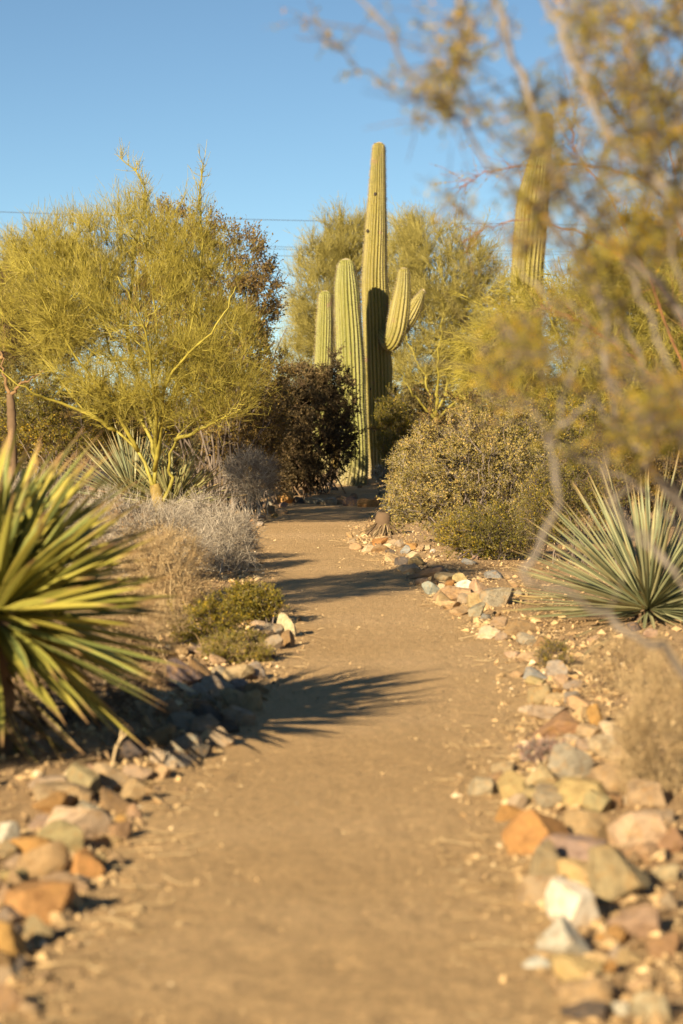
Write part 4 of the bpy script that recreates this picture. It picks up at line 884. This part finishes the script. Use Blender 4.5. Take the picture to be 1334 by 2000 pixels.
def rock_mesh(idx, sub, cuts, amp):
    bm = bmesh.new(); bmesh.ops.create_icosphere(bm, subdivisions=sub, radius=1.0)
    V = np.array([v.co[:] for v in bm.verts]); rg = np.random.default_rng(500 + idx)
    for _ in range(cuts):
        nrm = norm(rg.normal(0, 1, 3) * [1, 1, 1.1]); dd = rg.uniform(0.42, 0.72); h = V @ nrm
        V -= np.outer(np.maximum(h - dd, 0), nrm) * 0.985
    rad = np.linalg.norm(V, axis=1, keepdims=True); u = V / rad
    nz = vnoise(u[:, 0] * 2.6 + idx, u[:, 1] * 2.6 + u[:, 2] * 1.9, 40 + idx) + 0.5 * vnoise(u[:, 0] * 7 + u[:, 2] * 5, u[:, 1] * 7 - u[:, 2] * 3, 41 + idx)
    V = V * (1 + amp * nz[:, None])
    V -= (V.max(0) + V.min(0)) / 2; V /= (V.max(0) - V.min(0)) / 2
    for v, c in zip(bm.verts, V): v.co = c
    me = bpy.data.meshes.new('stone'); bm.to_mesh(me); bm.free()
    me.polygons.foreach_set('use_smooth', np.ones(len(me.polygons), bool)); me.set_sharp_from_angle(angle=R(20))
    me.materials.append(M_rock); return me
ROCKS = [rock_mesh(i, 3, 9 + i % 7, 0.06) for i in range(22)]
ROUND = [rock_mesh(60 + i, 3, 3, 0.10) for i in range(5)]
BIG = [rock_mesh(80 + i, 4, 10 + i % 6, 0.06) for i in range(14)]

placed = []
for zone, lst in (Z1, Z2, Z3, Z4, Z5, Z6, Z7, Z8, Z9, Z10, Z11):
    for e in lst:
        px, py, w, h, c = e[:5]; lab = e[5] if len(e) > 5 else None
        if zone not in (Z4[0], Z5[0], Z6[0], Z11[0]): w, h = w * 1.24, h * 1.2
        p = ground_at(px, py + h * 0.40); s = p[1] / FPX
        rounded = 'boulder row' in zone and 'mound' not in zone
        me = ROUND[rng.integers(5)] if rounded else (BIG[rng.integers(len(BIG))] if w > 44 else ROCKS[rng.integers(len(ROCKS))])
        o = link('stone', me)
        hw, hz = w * s / 2, h * s / 2 * 1.12
        o.scale = (hw, hw * rng.uniform(0.75, 1.0), hz)
        o.rotation_euler = (rng.normal(0, 0.12), rng.normal(0, 0.12), rng.choice([0, math.pi]) + rng.normal(0, 0.25))
        o.location = (p[0], p[1] + hw * 0.55, p[2] + hz * 0.60)
        nm, rgb = COL[c]; v = rng.uniform(0.88, 1.14)
        o.color = (*(min(x * v * rng.uniform(0.94, 1.06), 0.85) for x in rgb), 1)
        o['category'] = 'boulder' if rounded else 'rock'; o['group'] = 'stones lining the dirt path'
        placed.append(dict(o=o, zone=zone, col=nm, px=px, py=py, w=w, area=w * h, lab=lab, d=p[1], noun='boulder' if rounded else ('rock' if w > 40 else 'stone')))

# a label for every stone: its colour if that is enough, else its size or place among those of its colour, else the neighbour it touches
used = set()
def claim(r, s):
    if s in used: return False
    used.add(s); r['lab'] = s; return True
for r in placed:
    if r['lab']: used.add(r['lab'])
groups = {}
for r in placed: groups.setdefault((r['zone'], r['col']), []).append(r)
WORD = ['', 'one', 'two', 'three', 'four', 'five', 'six', 'seven', 'eight', 'nine', 'ten', 'eleven', 'twelve', 'thirteen', 'fourteen']
for (zone, col), g in groups.items():
    todo = [r for r in g if not r['lab']]
    if len(g) == 1 and todo: claim(todo[0], f"only {col} {todo[0]['noun']} {zone}"); continue
    by = sorted(todo, key=lambda r: r['area'])
    allby = sorted(g, key=lambda r: r['area'])
    if todo and by[-1] is allby[-1] and allby[-1]['area'] > 1.2 * allby[-2]['area']: claim(by[-1], f"largest {col} {by[-1]['noun']} {zone}")
    if todo and by[0] is allby[0] and not by[0]['lab'] and allby[0]['area'] * 1.2 < allby[1]['area']: claim(by[0], f"smallest {col} stone {zone}")
    for key, word in ((lambda r: r['px'], 'leftmost'), (lambda r: -r['px'], 'rightmost'), (lambda r: r['d'], 'frontmost'), (lambda r: -r['d'], 'farthest back')):
        e = min(g, key=key)
        if not e['lab']: claim(e, f"{word} {col} {e['noun']} {zone}")
    for r in todo:
        if r['lab']: continue
        near = sorted((q for q in placed if q['zone'] == zone and q['col'] != col), key=lambda q: (q['px'] - r['px']) ** 2 + (1.6 * (q['py'] - r['py'])) ** 2)
        for q in near[:8]:
            dx, dy = r['px'] - q['px'], r['py'] - q['py']
            rel = ('right of' if dx > 0 else 'left of') if abs(dx) > abs(dy) * 1.2 else ('in front of' if dy > 0 else 'behind')
            size = 'larger' if q['area'] > r['area'] else 'smaller'
            if claim(r, f"{col} {r['noun']} {rel} the {size} {q['col']} one {zone}"): break
        if not r['lab']:
            k = sorted(g, key=lambda q: q['d']).index(r); claim(r, f"{col} {r['noun']}, {WORD[k + 1]} back from the front among the {col} ones {zone}")
for r in placed: r['o']['label'] = r['lab']

# ------------------------------------------------------------------ overhead wires, far off
def wire(label, a, b, d, rad):
    p0, p1 = at(-400, a[1] + (a[0] + 400) * 0 - 10 * 0 + (a[1] - b[1]) / (b[0] - a[0]) * 400, d), at(1500, b[1] + (b[1] - a[1]) / (b[0] - a[0]) * (1500 - b[0]), d + 6)
    q = np.linspace(0, 1, 40)[:, None]; P = p0 * (1 - q) + p1 * q; P[:, 2] -= (0.25 * (1 - (2 * q - 1) ** 2))[:, 0]
    mb = MB(); tubes(mb, P[None], np.full((1, 40), rad), 6, [.5]); tag(link('power_line', mb.mesh('power_line', M_wire)), label, 'cable', 'overhead wires')
wire('topmost overhead wire, crossing the sky by itself', (0, 407), (890, 427), 110, .013)
wire('upper wire of the lower close pair in the sky', (0, 459), (690, 475), 112, .011)
wire('lower wire of the close pair in the sky', (0, 463), (690, 480), 113, .011)
wire('lowest overhead wire, just above the far tree tops', (0, 475), (690, 493), 112, .011)

# ------------------------------------------------------------------ thin thorny shrub with reddish twigs, right
def bundle(o, base, name, lines, r0, r1, mat, sk, sides=8):
    for L in lines:
        P = smooth_line(L, 34); P[1:-1] += rng.normal(0, 0.006, (32, 3)); rr = np.geomspace(r0, r1, 34) * (1 + 0.12 * rng.normal(0, 1, 34))
        mb = MB(); tubes(mb, P[None], rr[None], sides, [rng.uniform(.2, .8)], True); link(name, mb.mesh(name, mat, True, base), o); sk.add(P, rr)
b = on_ground(1460, 12.5); o = thing('thorn_bush', 'thin leafless shrub with reddish thorny twigs reaching in from the right edge', 'shrub', b); sk = Skel(b)
D = 12.5
bundle(o, b, 'branch', [[b, at(1440, 1000, D), at(1380, 600, D), at(1290, 380, D), at(1160, 325, D), at(1040, 323, D - .1), at(960, 333, D - .1), at(898, 366, D - .1)],
   [b, at(1430, 1000, D), at(1340, 640, D), at(1180, 480, D + .1), at(1060, 435, D + .1), at(960, 442, D + .1), at(905, 472, D + .1)],
   [b, at(1400, 1000, D), at(1330, 700, D), at(1210, 420, D - .2), at(1130, 300, D - .2), at(1120, 210, D - .2)],
   [b, at(1420, 900, D), at(1370, 500, D), at(1250, 300, D), at(1160, 150, D)], [b, at(1440, 900, D), at(1380, 600, D + .3), at(1320, 350, D + .3), at(1290, 200, D + .3)],
   [b, at(1420, 1000, D), at(1300, 760, D - .3), at(1150, 640, D - .3), at(1060, 600, D - .3)]], .011, .0022, M_redtwig, sk)
mt = MB(); P, r = sk.sprout(420, 0, .22, .0018, .6, .9, .1, None, 0, 4, .15); tubes(mt, P, r, 3, rng.uniform(0, 1, 420))
P2, r2 = sk.sprout(1500, 0, .025, .0012, .3, 1.2, 0, None, 0, 3, .05); tubes(mt, P2, r2, 3, rng.uniform(0, 1, 1500))
ml = MB(); leaves(ml, P, 1600, .016, .45); link('twigs', mt.mesh('twigs', M_redtwig, True, b), o, 'stuff'); link('foliage', ml.mesh('foliage', M_creo, False, b), o, 'stuff')

# ------------------------------------------------------------------ creosote close to the lens, right
D = 5.9; b = np.array([1.5, D, float(gh(1.0, D))]); o = thing('creosote_bush', 'tall creosote close to the camera, bare grey branches and blurred yellow leaves', 'shrub', b); sk = Skel(b)
def br(pts): return [b + rng.normal(0, .03, 3) * [1, 1, 0]] + [at(x, y, e) for x, y, e in pts]
bundle(o, b, 'branch', [
   br([(1500, 1500, 5.93), (1350, 1050, 5.93), (1210, 830, 5.85), (1185, 720, 5.78), (1180, 610, 5.78), (1140, 515, 5.78), (1070, 430, 5.78), (990, 360, 5.70), (930, 285, 5.70), (860, 192, 5.62), (776, 122, 5.62), (766, 70, 5.62), (700, 0, 5.62), (640, -20, 5.62)])], .0088, .0040, M_branch, sk)
bundle(o, b, 'branch', [
   br([(1560, 1300, 5.62), (1420, 800, 5.55), (1290, 560, 5.47), (1195, 470, 5.47), (1120, 390, 5.47), (1062, 300, 5.47), (1040, 210, 5.47), (1000, 95, 5.47), (960, -10, 5.47), (930, -80, 5.47)]),
   br([(1580, 1100, 5.32), (1480, 620, 5.24), (1340, 430, 5.17), (1285, 350, 5.17), (1190, 260, 5.17), (1120, 125, 5.17), (1060, 0, 5.17), (1030, -60, 5.17)])], .0125, .0060, M_branch, sk)
bundle(o, b, 'branch', [
   br([(1500, 1500, 5.62), (1334, 1300, 5.47), (1250, 1248, 5.40), (1180, 1200, 5.40), (1110, 1165, 5.32), (1030, 1128, 5.32), (1045, 1082, 5.32), (1082, 1000, 5.32), (1090, 942, 5.32), (1075, 880, 5.40), (1085, 828, 5.47), (1120, 722, 5.55), (1142, 640, 5.62)]),
   br([(1480, 1350, 5.93), (1360, 1050, 5.78), (1270, 905, 5.70), (1200, 830, 5.70), (1150, 790, 5.70), (1060, 860, 5.78)]),
   br([(1500, 1300, 6.23), (1400, 1000, 6.23), (1250, 700, 6.23), (1150, 560, 6.23), (1080, 520, 6.23)])], .0098, .0046, M_branch, sk)
bundle(o, b, 'branch', [br([(1500, 1400, 5.78), (1360, 1180, 5.62), (1250, 1050, 5.62), (1190, 985, 5.62), (1235, 955, 5.62)]), br([(1600, 900, 5.47), (1450, 450, 5.47), (1340, 200, 5.47), (1250, 20, 5.47)]), br([(860, 192, 5.62), (905, 100, 5.62), (915, 30, 5.62)][::-1])[1:]], .007, .0034, M_branch, sk)
bundle(o, b, 'branch', [
   br([(1560, 1200, 5.6), (1400, 900, 5.5), (1300, 690, 5.5), (1240, 560, 5.5), (1170, 420, 5.5), (1130, 300, 5.5), (1150, 180, 5.5), (1110, 60, 5.5), (1080, -60, 5.5)]),
   br([(1560, 1300, 6.0), (1420, 1000, 6.0), (1300, 800, 6.0), (1230, 690, 6.0), (1130, 610, 6.0), (1050, 560, 6.0), (985, 470, 6.0), (915, 420, 6.0)]),
   br([(1600, 1100, 5.2), (1420, 760, 5.2), (1335, 560, 5.2), (1300, 420, 5.2), (1250, 300, 5.2), (1260, 180, 5.2), (1210, 60, 5.2)]),
   br([(1560, 1500, 5.9), (1400, 1250, 5.9), (1290, 1080, 5.9), (1215, 1000, 5.9), (1180, 900, 5.9), (1210, 780, 5.9), (1180, 700, 5.9)]),
   br([(1600, 1000, 5.4), (1450, 700, 5.4), (1370, 480, 5.4), (1330, 250, 5.4), (1345, 100, 5.4)]),
   br([(1540, 1400, 6.2), (1380, 1120, 6.2), (1260, 960, 6.2), (1130, 900, 6.2), (1040, 830, 6.2)])], .0065, .0026, M_branch, sk)
mbb = MB(); CL = [(1200,60,95),(1290,120,85),(1120,40,36),(1310,250,65),(1180,180,60),(1235,330,55),(1300,420,75),(1150,450,50),(1080,330,36),(940,50,42),(880,130,36),(850,200,28),(785,205,26),(870,385,22),(1000,690,40),(950,720,36),(1080,650,50),(1315,770,40),(1270,520,60),(1240,730,34),(1180,830,40),(1300,850,30),(610,35,20),(1260,220,70),(1320,30,60),(1075,275,34),(1050,215,34),(1180,520,34),(1062,330,36),(1045,400,36),(1070,235,36),(1035,465,28),(1300,520,60),(1290,850,45),(1330,330,60),(1270,30,70),(1060,700,34),(1280,280,70)]
T = []
for (x, y, rd) in CL:
    for _ in range(max(3, int(rd / 6))):
        T.append(at(x + rng.normal(0, rd * .75), y + rng.normal(0, rd * .75), rng.normal(5.7, .4)))
lo = sk.n
P, r = sk.connect(np.array(T), .002, .005, 6, 0, .05, start=4); tubes(mbb, P, r, 4, rng.uniform(0, 1, len(P)))
Pt, rt = sk.sprout(3300, lo, .085, .0011, .6, .8, .15, None, 0, 4, .12); tubes(mbb, Pt, rt, 3, rng.uniform(0, 1, len(Pt)))
Pb, rb = sk.sprout(420, 0, .20, .0022, .5, .9, .2, None, 0, 4, .2); tubes(mbb, Pb, rb, 4, rng.uniform(0, 1, 420))
link('twigs', mbb.mesh('twigs', M_bark, True, b), o, 'stuff')
ml = MB(); leaves(ml, Pt, 20000, .0135, .5, .7, .3); link('foliage', ml.mesh('foliage', M_creo, False, b), o, 'stuff')
